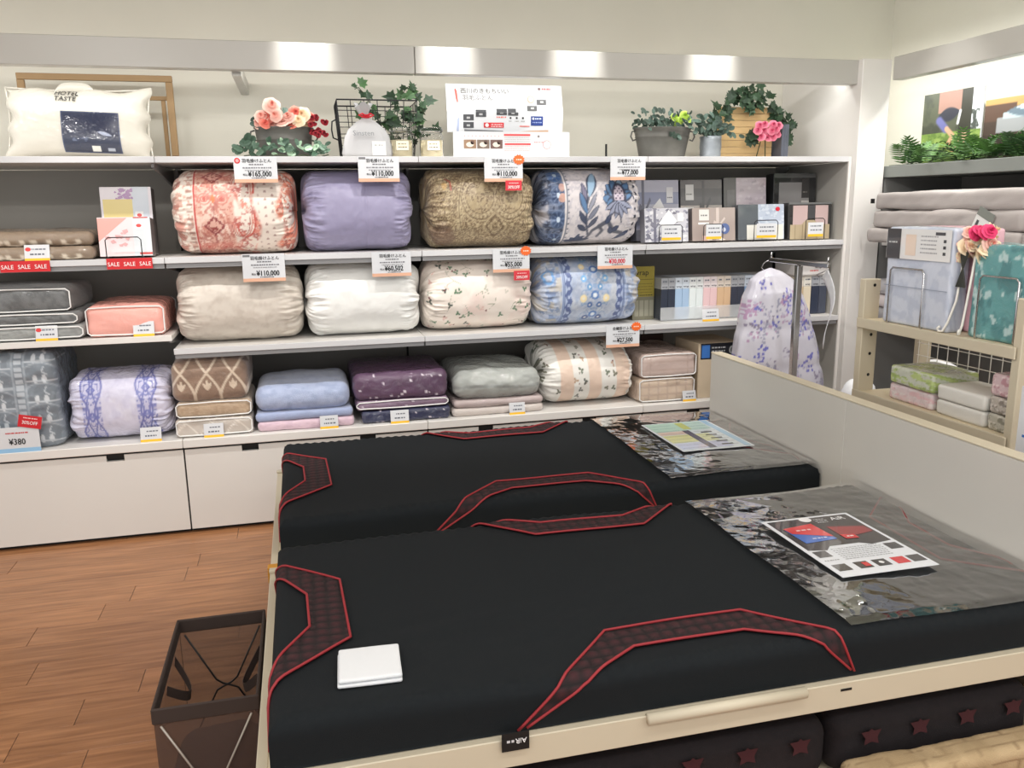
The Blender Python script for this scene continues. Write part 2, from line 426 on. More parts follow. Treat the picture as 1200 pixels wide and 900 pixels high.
# cabinets and counter
for i, x0 in enumerate((-1.2, 0, 1.2, 2.4)):
    x1 = x0+1.2
    lab = ('the grey elephant print bag', 'the blue and purple folded blankets', 'the silver bagged pillows and striped roll', 'the beige checked bagged pads')[i]
    tag(MB().box(x0+.0008, x1-.0008, -.012, .735, ZC-.042, ZC, b=.003).build('counter_top', MATS['white_laminate']), 'white counter board carrying '+lab, 'counter', 'counter boards over the drawers')
    t = thing('drawer_cabinet', 'low white drawer cabinet below '+lab, 'cabinet', (x0+.6, .36, 0), group='drawer cabinets under the counter')
    MB().box(x0+.002, x1-.002, .03, .735, .03, ZC-.042).box(x0+.002, x1-.002, .01, .03, ZC-.07, ZC-.044).build('body', MATS['black'], t)
    MB().box(x0+.002, x1-.002, .04, .7, 0, .03).build('plinth', MATS['black'], t)
    zt = ZC-.054; nz = zt-.03
    xs = [x0+.004, x0+.27, x0+.35, x0+.85, x0+.93, x1-.004]
    # drawer front: one plate with two hand notches
    out = [(xs[0], .022), (xs[5], .022), (xs[5], zt), (xs[4], zt), (xs[4], nz), (xs[3], nz), (xs[3], zt), (xs[2], zt), (xs[2], nz), (xs[1], nz), (xs[1], zt), (xs[0], zt)]
    n = len(out); V = [(x, y, z) for y in (.004, .024) for x, z in out]
    quads = [(0, xs[0], xs[1], .022, zt), (0, xs[1], xs[2], .022, nz), (0, xs[2], xs[3], .022, zt), (0, xs[3], xs[4], .022, nz), (0, xs[4], xs[5], .022, zt)]
    mb = MB()
    for _, a, b_, c_, d_ in quads:
        mb.add([(a, .004, c_), (b_, .004, c_), (b_, .004, d_), (a, .004, d_)], [(0, 1, 2, 3)])
        mb.add([(a, .024, c_), (b_, .024, c_), (b_, .024, d_), (a, .024, d_)], [(3, 2, 1, 0)])
    for k in range(n):
        j = (k+1) % n; mb.add([V[k], V[j], V[n+j], V[n+k]], [(0, 3, 2, 1)])
    fr = mb.build('drawer_front', MATS['cabinet_white'], t)
    for xx in (xs[1], xs[3]):
        MB().box(xx+.001, xx+.079, .0245, .029, nz-.002, zt).build('hand_notch', MATS['black'], fr)

# ------------------------------------------------------------------ duvet rolls
def roll(name, label, x0, x1, zb, h, front, a, paint, m='satin_vc', p=6.2, n=2.3, wr=.02, seed=1, seam=None, group=None, nu=190, tilt=0.):
    b = h/2; ce = (x0+x1)/2; hl = (x1-x0)/2
    t = np.sin(np.linspace(-1, 1, nu)*PI/2); t = np.sign(t)*(1-(1-np.abs(t))**1.15)
    th = np.concatenate([np.linspace(-105, 105, 160), np.linspace(105, 255, 34)[1:-1]])*PI/180
    T, TH = np.meshgrid(t, th, indexing='ij')
    r = (1-np.abs(T)**p)**(1/p)
    e = sst(.55, .96, np.abs(T))
    nv_ = fbm(TH*5.5+50, T*2+np.sign(T)*9+9, seed)-.5
    nw = fbm(TH*2.2+20, T*3+9, seed+5)-.5
    nf = .62-np.abs(2*fbm(TH*9+50+nw*.8, T*1.5+np.sign(T)*9+9, seed+9, 3)-1)*2.2
    r = r*(1+e*(nv_*wr*9+nf*wr*4.5)+nw*.06)
    if seam is not None:
        for sx in seam: r = r-.012*np.exp(-((T-sx)/.012)**2)
    cs, sn = np.cos(TH), np.sin(TH)
    q = 2/n
    Y = front+a-a*r*np.sign(cs)*np.abs(cs)**q
    Zc = b*r*np.sign(sn)*np.abs(sn)**q+b
    Zc = np.where(Zc < .0, 0, Zc)
    Z = zb+Zc
    Xp = ce+hl*T+e*(fbm(TH*4+30, T*0+seed, seed+3)-.5)*.035+tilt*(Z-zb-b)
    A = 2*hl/h
    cy_, cz_ = np.sign(np.cos(th))*np.abs(np.cos(th))**q*a, np.sign(np.sin(th))*np.abs(np.sin(th))**q*b
    arc = np.concatenate([[0], np.cumsum(np.hypot(np.diff(cy_), np.diff(cz_)))]); a0_, a1_ = np.interp(-PI/2, th, arc), np.interp(PI/2, th, arc)
    zt_ = b*.12+a*.4; y = ((arc-a0_-zt_)/(a1_-a0_-2*zt_))[None, :]+0*T; x = (T*.5+.5)*A
    P = paint(x, y, A)
    mb = MB().grid(np.stack([Xp, Y, Z], -1), P.c, wrapv=True)
    o = mb.build(name, MATS[m], None, True)
    tag(o, label, 'duvet', group)
    return o
def p_plain(col, mott=0., seed=1, mc=(0, 0, 0), sc=3.):
    def f(x, y, A):
        P = Paint(x, y, col)
        if mott: P.mix(sst(.4, .8, fbm(x*sc+3, y*sc+3, seed)), mc, mott)
        return P
    return f
def p_coral(x, y, A):
    P = Paint(x, y, (238, 225, 214)); X = x/A
    f1 = fbm(x*14+1, y*14+1, 3); f2 = fbm(x*26+1, y*26+1, 5); f3 = fbm(x*44+1, y*44, 6)
    P.mix(sst(.5, .6, f1)*(1-sst(.07, .11, X)), (176, 112, 100), .8); P.mix(sst(.52, .6, f2)*(X < .17), (196, 140, 124), .6)
    P.mix((1-sst(.015, .03, np.abs(X-.15)))*sst(.2, .6, np.sin(y*90)), (150, 110, 100), .7)
    band = sst(.19, .2, X)*(1-sst(.485, .51, X))
    P.mix(band, (226, 180, 164)); P.mix(band*sst(.48, .58, f1), (240, 216, 202), .8); P.mix(band*sst(.52, .6, f2), (204, 132, 118), .75); P.mix(band*sst(.54, .62, f3), (180, 100, 92), .6)
    P.line([(.186*A, -2), (.186*A, 3)], .009, (196, 84, 80))
    for cy in (.9, .36, -.18):
        d = np.abs(x-.335*A)/.12+np.abs(y-cy)/.1; st = .1*np.sin((x+y)*90)*np.sin((x-y)*90)
        P.mix(1-sst(.95, 1.08, d+st), (140, 62, 64), .9); P.mix(1-sst(.7, .8, d+st), (224, 178, 164)); P.mix((1-sst(.6, .7, d))*sst(.5, .56, f3), (156, 76, 74))
        P.line([(.335*A, cy-.2), (.335*A, cy-.12)], .006, (170, 96, 90)); P.line([(.335*A, cy+.12), (.335*A, cy+.2)], .006, (170, 96, 90))
    for cx, cy in ((.265, .63), (.405, .63), (.265, .1), (.405, .1)):
        P.ell(cx*A, cy, .075, .06, (204, 128, 116), ring=.2); P.ell(cx*A, cy, .045, .035, (200, 124, 112), ring=.35); P.ell(cx*A, cy, .02, .02, (196, 100, 90))
    P.ell(.335*A, .63, .022, .04, (226, 128, 84))
    r3 = sst(.49, .54, X+.03*np.sin(y*20))*(1-sst(.66, .7, X+.03*np.sin(y*11+1)))
    P.mix(r3*sst(.5, .57, f1), (214, 120, 104), .8); P.mix(r3*sst(.52, .58, f2), (176, 96, 90), .8); P.mix(r3*sst(.55, .6, f3), (240, 226, 214), .7)
    for cy, fl in ((.76, 1), (.4, -1)):
        pts = [((.585+.085*math.cos(k*.42)*(1-.03*k))*A, cy+fl*.17*math.sin(k*.42)*(1-.02*k)) for k in range(-1, 8)]
        P.line(pts, .009, (200, 92, 82)); P.line([(px-.035, py) for px, py in pts], .006, (206, 128, 114)); P.line([(px-.06, py) for px, py in pts], .004, (170, 100, 92))
    hx = (x*12) % 1-.5; hy = (y*12+np.floor(x*12)*.5) % 1-.5
    P.mix((1-sst(.14, .24, np.hypot(hx, hy*1.2+np.abs(hx)*.6)))*sst(.69, .71, X)*(1-sst(.85, .88, X)), (168, 136, 130), .85)
    r5 = sst(.85, .91, X+.04*np.sin(y*15))
    P.mix(r5*sst(.46, .54, f1), (226, 132, 108), .9); P.mix(r5*sst(.52, .58, f2), (170, 92, 80), .8); P.mix(r5*sst(.56, .62, f3), (238, 220, 206), .7)
    return P
def p_brown(x, y, A):
    P = Paint(x, y, (146, 127, 100)); cx = .6*A; mx = np.abs(x-cx); lt = (200, 184, 150); dk = (88, 70, 54)
    P.mix(sst(.4, .7, fbm(mx*4+2, y*4+2, 4)), (118, 98, 76), .8)
    for fr, sd, am, c_, a_ in ((9, 6, 40, lt, .75), (15, 16, 40, dk, .6), (22, 26, 34, lt, .6)):
        n = fbm(mx*fr+5, y*fr+5, sd, 3); P.mix(sst(.45, .85, np.sin(n*am)), c_, a_)
    ex, ey = .19, .62; d = np.hypot(mx-ex, (y-ey)*1.0); an = np.arctan2(y-ey, mx-ex)
    P.mix((d < .25)*1., (136, 118, 92), .2)
    for rr, w_, cc in ((.255, .006, lt), (.235, .005, dk), (.19, .006, lt), (.175, .004, dk), (.12, .005, lt), (.07, .005, lt)):
        P.mix(1-sst(w_*.7, w_*1.6, np.abs(d-rr)), cc, .5)
    P.mix((1-sst(.014, .022, np.abs(d-.213)))*sst(.1, .5, np.sin(an*26)), (206, 192, 160), .55)
    P.mix(sst(.5, .58, fbm(mx*20, y*20, 33))*(d < .17), (176, 158, 124), .8); pass
    for w_, cc in ((.018, lt), (.009, (112, 94, 72))):
        dd = np.abs(mx-(.42+.09*np.sin((y-.12)*4.2)*(y < 1.2)-.05)); P.mix((1-sst(w_*.7, w_*1.2, dd))*(y > .16)*(y < .95), cc, .8)
        d2 = np.hypot((mx-.4)*1.9, y-.1); P.mix(1-sst(w_*.6, w_*1.1, np.abs(d2-.1)), cc, .8)
    dm = mx/.15+np.abs(y-.3)/.18
    for q in (1., .72, .4): P.mix(1-sst(.04, .09, np.abs(dm-q)), lt if q != .72 else dk, .5)
    P.mix(1-sst(.7, 1.2, np.hypot((x-.12*A)/.16, (y-.14)/.2)), (104, 78, 66), .55)
    P.ell(.14*A, .76, .035, .05, (196, 160, 104), a=.7); P.line([(.16*A, .86), (.2*A, .8), (.2*A, .7)], .01, (160, 88, 74))
    return P
def p_bluefl(x, y, A):
    P = Paint(x, y, (214, 208, 210)); X = x/A
    P.mix(sst(.5, .6, fbm(x*30, y*30, 3)), (186, 182, 190), .7)
    lb = 1-sst(.205, .215, X)
    P.mix(lb, (82, 96, 124)); P.mix(lb*sst(.45, .55, fbm(x*16+3, y*16, 7)), (132, 140, 160), .7); P.mix(lb*sst(.53, .6, fbm(x*26+3, y*26, 8)), (46, 54, 74), .8)
    P.mix((1-sst(.05, .08, X))*sst(.4, .6, fbm(x*5, y*5, 5)), (208, 202, 204), .8)
    for cy, c1 in ((.63, (56, 74, 108)), (.36, (66, 84, 116)), (.08, (58, 70, 100)), (.9, (64, 96, 146))):
        P.ell(.15*A, cy, .1, .11, c1); P.ell(.15*A, cy, .1, .11, (110, 126, 154), ring=.12); P.mix((np.hypot(x-.15*A, y-cy) < .085)*sst(.2, .7, np.sin(np.arctan2(y-cy, x-.15*A)*8)), (100, 118, 150)); P.ell(.15*A, cy, .025, .03, (186, 200, 216))
    P.ell(.19*A, .6, .05, .05, (206, 160, 142), a=.9); P.ell(.19*A, .72, .04, .05, (206, 160, 142), a=.8)
    P.line([(.225*A, -2), (.225*A, 3)], .016, (222, 216, 216)); dd = (y*16) % 1
    P.mix((1-sst(.006, .012, np.abs(X-.25)))*sst(.3, .5, np.abs(dd-.5)), (70, 76, 92)); P.mix((1-sst(.003, .006, np.abs(X-.236))), (110, 116, 130))
    dk, md, lt = (48, 58, 82), (92, 126, 166), (150, 180, 206)
    P.line([(.47*A, .15), (.43*A, .3), (.42*A, .5), (.46*A, .66), (.52*A, .8)], .013, (84, 88, 104))
    for a in ((.45, .6, .53, .95, .07, lt, dk), (.42, .52, .39, .78, .04, (120, 116, 140), dk), (.43, .42, .36, .66, .045, md, dk), (.43, .3, .35, .46, .035, (70, 78, 100), dk), (.44, .22, .34, .3, .035, (70, 78, 100), dk), (.43, .42, .53, .66, .03, (150, 152, 166), (90, 92, 104)), (.43, .34, .55, .52, .03, (120, 124, 140), (80, 84, 98)), (.44, .25, .54, .4, .03, (96, 100, 118), dk)):
        P.leaf(a[0]*A, a[1], a[2]*A, a[3], a[4], a[5], a[6])
    fx, fy = .74*A, .56
    for an, ln in ((150, .22), (172, .22), (128, .25), (105, .28), (80, .28), (55, .27), (30, .23), (195, .17)):
        q = math.radians(an); P.leaf(fx+.03*math.cos(q), fy+.03*math.sin(q), fx+ln*math.cos(q), fy+ln*math.sin(q), .07, md if an % 20 else lt, dk)
    P.ell(fx+.01, fy+.05, .1, .16, (54, 56, 76)); P.ell(fx+.01, fy+.06, .07, .12, (196, 184, 196)); P.mix((np.hypot((x-fx-.01)/.07, (y-fy-.06)/.12) < 1)*sst(.3, .6, np.sin(x*110)*np.sin(y*110)), (70, 62, 86))
    for an in (210, 235, 260, 285, 310, 335):
        q = math.radians(an); P.leaf(fx, fy, fx+.22*math.cos(q), fy+.2*math.sin(q), .035, (150, 156, 178), (44, 46, 64))
    sp = [(.47*A+.0, .1), (.5*A, .22), (.56*A, .28), (.6*A, .22), (.57*A, .12)]
    P.line(sp, .02, (96, 98, 110)); P.line([(.56*A, .28), (.64*A, .34), (.72*A, .2), (.8*A, .18)], .026, (92, 94, 106))
    for (a, b, c_, d_) in ((.62, .3, .67, .42), (.66, .28, .7, .16), (.7, .2, .76, .28), (.74, .06, .9, .22), (.36, .02, .44, .14), (.36, .02, .3, .12), (.36, .02, .5, .08), (.36, .02, .24, .06), (.36, .02, .38, .18)):
        P.leaf(a*A, b, c_*A, d_, .035, (66, 76, 104), dk)
    P.line([(.8*A, .62), (.86*A, .66), (.9*A, .58)], .009, (80, 84, 98))
    P.mix((1-sst(.008, .014, np.abs(X-.915-.012*np.sin(y*14))))*sst(.1, .5, np.sin(y*70)), (50, 54, 70)); 
    P.line([(.65*A, .38), (.7*A, .44), (.76*A, .4), (.78*A, .32)], .008, (90, 92, 108))
    return P
def sprigs(P, A, n, seed, x0=0., x1=1., big=.035, cols=((96, 128, 100), (120, 142, 116), (84, 92, 84), (186, 186, 172)), dots=((120, 62, 62),), ylim=(-.3, 1.5)):
    r = random.Random(seed)
    for i in range(n):
        cx = r.uniform(x0, x1)*A; cy = r.uniform(*ylim); c_ = r.choice(cols); a0 = r.uniform(0, 6.28)
        for k in range(3):
            an = a0+k*2.09+r.uniform(-.3, .3); l = big*r.uniform(.8, 1.5)
            P.leaf(cx, cy, cx+l*math.cos(an), cy+l*math.sin(an), big*.38, c_)
        if r.random() < .45: P.ell(cx+r.uniform(-.06, .06), cy+r.uniform(-.06, .06), .011, .013, r.choice(dots))
def p_leaf(x, y, A):
    P = Paint(x, y, (240, 229, 219)); P.mix(sst(.5, .75, fbm(x*3+5, y*3, 3)), (234, 208, 200), .6)
    for cx, cy in ((.38, .3), (.5, .55), (.38, .86), (.62, .4), (.8, .4), (.85, .78), (.25, .68), (.2, .42)):
        r = random.Random(int(cx*1000)); 
        for k in range(3):
            an = r.uniform(0, 6.3); P.line([(cx*A, cy), (cx*A+.1*math.cos(an), cy+.1*math.sin(an))], .003, (170, 168, 150))
    sprigs(P, A, 64, 5, .03, .97, .036); sprigs(P, A, 26, 9, .03, .97, .03, cols=((206, 200, 188), (224, 190, 180)))
    return P
def p_bluedam(x, y, A):
    P = Paint(x, y, (186, 194, 210)); X = x/A
    P.mix(sst(.45, .62, fbm(x*10, y*10, 3)), (168, 182, 208), .8); P.mix(sst(.5, .65, fbm(x*9+4, y*9, 9)), (204, 208, 214), .7); P.mix(sst(.5, .6, fbm(x*22+4, y*22, 19)), (160, 170, 192), .5)
    sd = (1-sst(.2, .22, X))+sst(.83, .85, X)
    P.mix(sd*sst(.5, .6, fbm(x*14, y*14, 11)), (128, 146, 182), .8); P.mix(sd*sst(.55, .65, fbm(x*11+8, y*11, 12)), (196, 186, 170), .7)
    P.ell(.09*A, .7, .09, .1, (120, 164, 214), ring=.35)
    for cx, s_ in ((.26, 1), (.79, -1)):
        P.mix(1-sst(.045, .05, np.abs(X-cx)), (176, 190, 216))
        P.mix((1-sst(.022, .026, np.abs(X-cx-s_*.02+.01*np.sin(y*44)))), (98, 112, 156)); P.mix((1-sst(.01, .014, np.abs(X-cx-s_*.02)))*sst(.2, .6, np.sin(y*60)), (176, 188, 216))
        for o_, c_ in ((-.02, (98, 114, 158)), (-.033, (120, 136, 174))): P.mix(1-sst(.004, .007, np.abs(X-cx-s_*o_)), c_)
    cx = .53*A; mx = np.abs(x-cx); n = fbm(mx*7+2, y*7+2, 5)
    mid = 1-sst(.12, .15, np.abs(X-.53))
    P.mix(mid*sst(.3, .8, np.sin(n*30)), (120, 150, 190), .6)
    for cy, dx, c_, r_ in ((.82, .17, (238, 218, 170), .045), (.42, .17, (240, 222, 176), .05), (.66, .16, (126, 176, 222), .045), (.34, .07, (90, 120, 176), .04), (.14, .1, (86, 104, 150), .05), (.56, .08, (104, 150, 196), .04), (.95, .12, (140, 180, 210), .045)):
        P.mix(1-sst(r_*.8, r_*1.15, np.hypot(mx-dx, y-cy)), c_); P.mix(1-sst(r_*.25, r_*.45, np.hypot(mx-dx, y-cy)), (236, 232, 222))
    for cy in (.78, .46, .2): P.mix(1-sst(.01, .016, np.abs(np.hypot(mx, (y-cy)*1.2)-.05)), (92, 128, 186)); P.mix(1-sst(.02, .035, np.hypot(mx, y-cy)), (228, 236, 244))
    return P
def p_lavdam(x, y, A):
    P = Paint(x, y, (212, 210, 230)); X = x/A
    P.mix(sst(.5, .7, fbm(x*9, y*9, 3)), (200, 198, 222), .7)
    for cx in (.24, .77):
        mx = np.abs(x-cx*A); bm = 1-sst(.085, .1, np.abs(X-cx)); n = fbm(mx*8+3, y*8+3, 7, 3)
        P.mix(bm, (190, 190, 222), .6); P.mix(bm*sst(.4, .8, np.sin(n*34)), (116, 122, 184), .85)
        ph = np.sin(y*PI*3.2); P.mix(1-sst(.008, .018, np.abs(mx-.09-.05*ph)), (120, 124, 184)); P.mix(1-sst(.006, .014, np.abs(mx-.045+.03*ph)), (112, 118, 180))
        for cy in (.1, .42, .74): P.mix(1-sst(.01, .02, np.abs(mx+np.abs(y-cy)-.05)), (108, 114, 178))
    P.mix(sst(.6, .7, fbm(x*5+9, y*5, 31))*sst(.3, .36, X)*(1-sst(.64, .7, X)), (222, 221, 236), .6)
    return P
def p_stripe(x, y, A):
    P = Paint(x, y, (238, 236, 230)); X = x/A
    for a, b in ((.17, .31), (.48, .61), (.78, .93)):
        P.mix(sst(a-.005, a+.005, X)*(1-sst(b-.005, b+.005, X)), (234, 210, 192))
    for a, b, sd in ((-.02, .15, 3), (.33, .46, 4), (.64, .76, 5)):
        sprigs(P, A, 15, sd, a+.02, b, .042, cols=((112, 122, 104), (128, 128, 112), (100, 104, 96)), dots=((96, 80, 70), (120, 100, 90)))
    sprigs(P, A, 8, 8, .1, .95, .04, cols=((206, 176, 156), (196, 166, 140)))
    return P
G1 = 'rolled duvets on the upper shelf'; G2 = 'rolled duvets on the middle shelf'
roll('duvet_roll', 'rolled duvet with coral red paisley and diamond print on cream', .045, .60, Z2, .405, .03, .24, p_coral, seed=3, group=G1, wr=.02)
roll('duvet_roll', 'plain glossy lavender purple rolled duvet', .645, 1.175, Z2, .40, .03, .24, p_plain((152, 147, 177)), seed=4, seam=(.12,), group=G1, wr=.026)
roll('duvet_roll', 'rolled duvet in brown and beige ornate paisley', 1.255, 1.81, Z2, .405, .03, .24, p_brown, seed=5, group=G1)
roll('duvet_roll', 'rolled duvet with large blue flower and leaf sprig on off white', 1.842, 2.40, Z2, .405, .03, .24, p_bluefl, seed=6, group=G1, wr=.014)
roll('duvet_roll', 'plain beige damask weave rolled duvet', .015, .605, Z3, .372, .03, .23, p_plain((212, 203, 192), .7, 4, (196, 185, 174), 16.), seed=7, group=G2)
roll('duvet_roll', 'plain white rolled duvet', .632, 1.195, Z3, .38, .03, .23, p_plain((238, 238, 235)), seed=8, group=G2, wr=.02)
roll('duvet_roll', 'cream rolled duvet with small scattered green leaf sprigs', 1.225, 1.795, Z3, .382, .03, .23, p_leaf, seed=9, group=G2)
roll('duvet_roll', 'pale blue rolled duvet with two darker blue border bands', 1.82, 2.40, Z3, .376, .03, .23, p_bluedam, seed=10, group=G2, wr=.02)
roll('duvet_roll', 'lavender white bagged duvet with two violet damask bands on the counter', -.505, -.045, ZC, .33, .03, .2, p_lavdam, m='bagged_vc', seed=11, n=2.8, wr=.02)
roll('duvet_roll', 'cream and peach striped rolled duvet with floral sprigs on the counter', 1.845, 2.375, ZC, .345, .03, .26, p_stripe, seed=12, wr=.014, tilt=-.08)
# ------------------------------------------------------------------ soft bagged stacks
def softbox(x0, x1, y0, y1, z0, z1, r=.03, bulge=.012, nz=.008, n=26, seed=1, paint=None, col=(200, 200, 200), nf=9., cap=False):
    h = np.array([(x1-x0)/2, (y1-y0)/2, (z1-z0)/2]); ce = np.array([(x0+x1)/2, (y0+y1)/2, (z0+z1)/2])
    r = min(r, h.min()*.98); mb = MB()
    for ax in range(3):
        o1, o2 = [(1, 2), (2, 0), (0, 1)][ax]
        for sg in (-1, 1):
            def cnt(k): return int(max(6, min(70, n*h[k]/h.max()*2)))
            n1, n2 = cnt(o1), cnt(o2)
            a, b = np.meshgrid(np.linspace(-1, 1, n1+1), np.linspace(-1, 1, n2+1), indexing='ij')
            p = np.zeros(a.shape+(3,)); p[..., ax] = sg*h[ax]; p[..., o1] = a*h[o1]; p[..., o2] = b*h[o2]
            core = np.clip(p, -(h-r), h-r); d = p-core; l = np.linalg.norm(d, axis=-1, keepdims=True); nrm = d/np.maximum(l, 1e-9); q = core+nrm*r
            u = q/h
            bl = bulge*((1-u[..., 0]**2)*(1-u[..., 1]**2)+(1-u[..., 0]**2)*(1-u[..., 2]**2)*.5*(np.abs(nrm[..., 1])))
            ns = (fbm((q[..., 0]+q[..., 1]*.7)*nf+9, (q[..., 2]*1.6+q[..., 1]*.6)*nf+9, seed)-.5)*2*nz
            q = q+nrm*(bl+ns)[..., None]
            q[..., 2] = np.maximum(q[..., 2], -h[2])
            if cap: q[..., 2] = np.minimum(q[..., 2], h[2]-.001)
            w_ = q+ce
            if paint is None: cc = np.zeros(q.shape)+np.array(col, float)
            else: cc = paint((w_[..., 0]-x0)/(x1-x0), (w_[..., 2]-z0)/(z1-z0), (w_[..., 1]-y0)/(y1-y0)).c
            g = (w_, cc)
            if sg > 0: mb.grid(w_, cc)
            else: mb.grid(w_[::-1], cc[::-1])
    return mb
def flatp(col, fn=None):
    def f(x, z, y):
        P = Paint(x, z+np.maximum(0, y)*.0, col)
        if fn: fn(P, x, z, y)
        return P
    return f
def bag(name, label, cat, x0, x1, y0, y1, z0, z1, paint=None, col=(200, 200, 200), m='bagged_vc', piping=None, group=None, **k):
    t = thing(name, label, cat, ((x0+x1)/2, (y0+y1)/2, z0), group=group)
    softbox(x0, x1, y0, y1, z0, z1, paint=paint, col=col, **k).build('bundle', MATS[m], t, True, fix=True)
    if piping:
        e = .004; zz0, zz1 = z0+.012, z1-.008
        for y in ((y0+.004,) if piping == 1 else (y0+.004, y1-.004)):
            pts = [(x0+e, y, zz0+.01), (x0+e, y, zz1-.012), (x0+.018, y-.004, zz1), ((x0+x1)/2, y-.006, zz1+.004), (x1-.018, y-.004, zz1), (x1-e, y, zz1-.012), (x1-e, y, zz0+.01), (x1-.018, y-.004, zz0), ((x0+x1)/2, y-.004, zz0-.003), (x0+.018, y-.004, zz0)]
            MB().tube(pts, .0035, 6, closed=True).build('piping', MATS['white_piping'], t, True)
    return t
def f_ring(P, x, z, y):   # taupe bag with pale loops
    P.mix(sst(.5, .62, fbm(x*6, z*2+y*3, 4)), (150, 132, 112), .6)
    for cx in (.12, .25, .38, .52, .68, .86):
        P.mix(1-sst(.012, .02, np.abs(np.hypot((x-cx)*1., (z-.25)*.28)-.05)), (226, 214, 196)); 
G3 = 'bagged blankets on the left shelves'
bag('bagged_blanket', 'taupe bagged blanket with pale loop print, upper of two beside the sheet packs', 'blanket', -.98, -.30, .035, .5, Z2+.062, Z2+.128, flatp((140, 122, 104), f_ring), seed=3, r=.03, group=G3, n=34)
bag('bagged_blanket', 'taupe bagged blanket with pale loop print, lower of two beside the sheet packs', 'blanket', -.98, -.30, .02, .5, Z2, Z2+.062, flatp((140, 122, 104), f_ring), seed=5, r=.03, cap=True, bulge=.004, group=G3, n=34)
def f_plush(P, x, z, y): P.mix(sst(.4, .7, fbm(x*22, z*6+y*9, 4)), (96, 98, 99), .8)
bag('bagged_blanket', 'dark grey plush bagged blanket on top of a stack of three', 'blanket', -.93, -.428, .04, .5, ZL+.125, ZL+.24, flatp((120, 122, 123), f_plush), m='plush_vc', piping=1, seed=7, r=.035, group=G3)
bag('bagged_blanket', 'grey plush bagged blanket in the middle of a stack of three', 'blanket', -.93, -.405, .03, .5, ZL+.066, ZL+.125, flatp((122, 124, 125), f_plush), m='plush_vc', piping=1, seed=8, r=.026, bulge=.002, cap=True, group=G3)
bag('bagged_blanket', 'light grey plush bagged blanket at the bottom of a stack of three', 'blanket', -.93, -.385, .02, .5, ZL, ZL+.066, flatp((164, 166, 164), lambda P, x, z, y: P.mix(sst(.4, .7, fbm(x*22, z*6+y*9, 9)), (140, 142, 140), .8)), m='plush_vc', piping=1, seed=9, r=.026, bulge=.003, cap=True, group=G3)
bag('bagged_blanket', 'salmon pink bagged blanket with white piping', 'blanket', -.375, -.03, .03, .45, ZL, ZL+.145, flatp((238, 170, 158)), piping=2, seed=10, r=.035, bulge=.02, group=G3)
# elephant bag
def f_eleph(P, x, z, y):
    P.mix(sst(.45, .65, fbm(x*5, z*8, 3)), (112, 122, 132), .7)
    lt = (190, 198, 206)
    for col_, cx in ((0, .2), (1, .78)):
        for k in range(5):
            cz = .1+k*.21+col_*.06; w_ = .2
            P.ell(cx, cz+.03, w_*1.05, .085, lt, a=.7); P.ell(cx, cz+.025, w_, .078, (118, 128, 138)); P.mix((np.abs(x-cx) < w_*.85)*(np.abs(z-cz+.03) < .045)*1., (120, 130, 140))
            for lx in (-.07, .05): P.ell(cx+lx, cz-.055, .032, .045, (206, 212, 218))
            P.line([(cx+.19, cz+.03), (cx+.245, cz-.0), (cx+.25, cz-.06)], .02, (120, 130, 140)); P.line([(cx+.06, cz+.07), (cx+.03, cz+.02), (cx+.09, cz-.01)], .008, lt); P.line([(cx-.2, cz-.08), (cx+.2, cz-.08)], .008, lt)
    for k in range(16): P.mix((np.abs(x-.5) < .05)*(np.abs(z-k*.065) < .022), lt, .85)
    P.mix(1-sst(.01, .02, np.abs(np.abs(x-.5)-.075)), (160, 170, 180), .8)
bag('bagged_blanket', 'tall blue grey bagged blanket printed with rows of elephants', 'blanket', -.84, -.525, .03, .45, ZC, ZC+.455, flatp((132, 142, 152), f_eleph), seed=12, r=.05, bulge=.02, n=60, nz=.01)
# stack of brown bags
def f_ogee(P, x, z, y, base=(150, 124, 106)):
    zz = z+np.maximum(0, y-.12)*.8*(z > .8)
    P.mix(sst(.45, .65, fbm(x*12, zz*9, 3)), (134, 110, 94), .7)
    lt = (216, 198, 178)
    ph = (x*3.0+.1) % 1-.5; wv = .5*np.abs(np.cos(zz*PI*.82-.25))
    P.mix(1-sst(.04, .075, np.abs(np.abs(ph)-wv)), lt)
    for k in range(-1, 4):
        cx = (k+.5-.1)/3.0+.0
        for a in (-.05, 0, .05): P.leaf(cx, .28, cx+a, .55-abs(a)*1.5, .022, lt)
bag('bagged_blanket', 'brown bagged blanket with cream ogee lattice, on top of its stack', 'blanket', -.035, .325, .03, .45, ZC+.175, ZC+.375, flatp((150, 124, 106), f_ogee), seed=14, r=.05, bulge=.015, n=44, m='plush_vc')
bag('bagged_blanket', 'tan plush bagged blanket in the middle of the brown stack', 'blanket', -.025, .33, .03, .45, ZC+.09, ZC+.175, flatp((196, 172, 146), lambda P, x, z, y: P.mix(sst(.4, .65, fbm(x*26, z*8, 9)), (180, 154, 128), .8)), seed=15, r=.03, bulge=.002, cap=True, m='plush_vc', piping=1)
bag('bagged_blanket', 'pale taupe bagged blanket with faint lattice under the tan one', 'blanket', -.03, .33, .02, .45, ZC, ZC+.09, flatp((196, 186, 176), lambda P, x, z, y: P.mix(1-sst(.03, .06, np.abs(np.abs((x*3+.1) % 1-.5)-.45*np.abs(np.cos(z*2)))), (226, 218, 208))), seed=16, r=.02, bulge=.002, cap=True, piping=1)
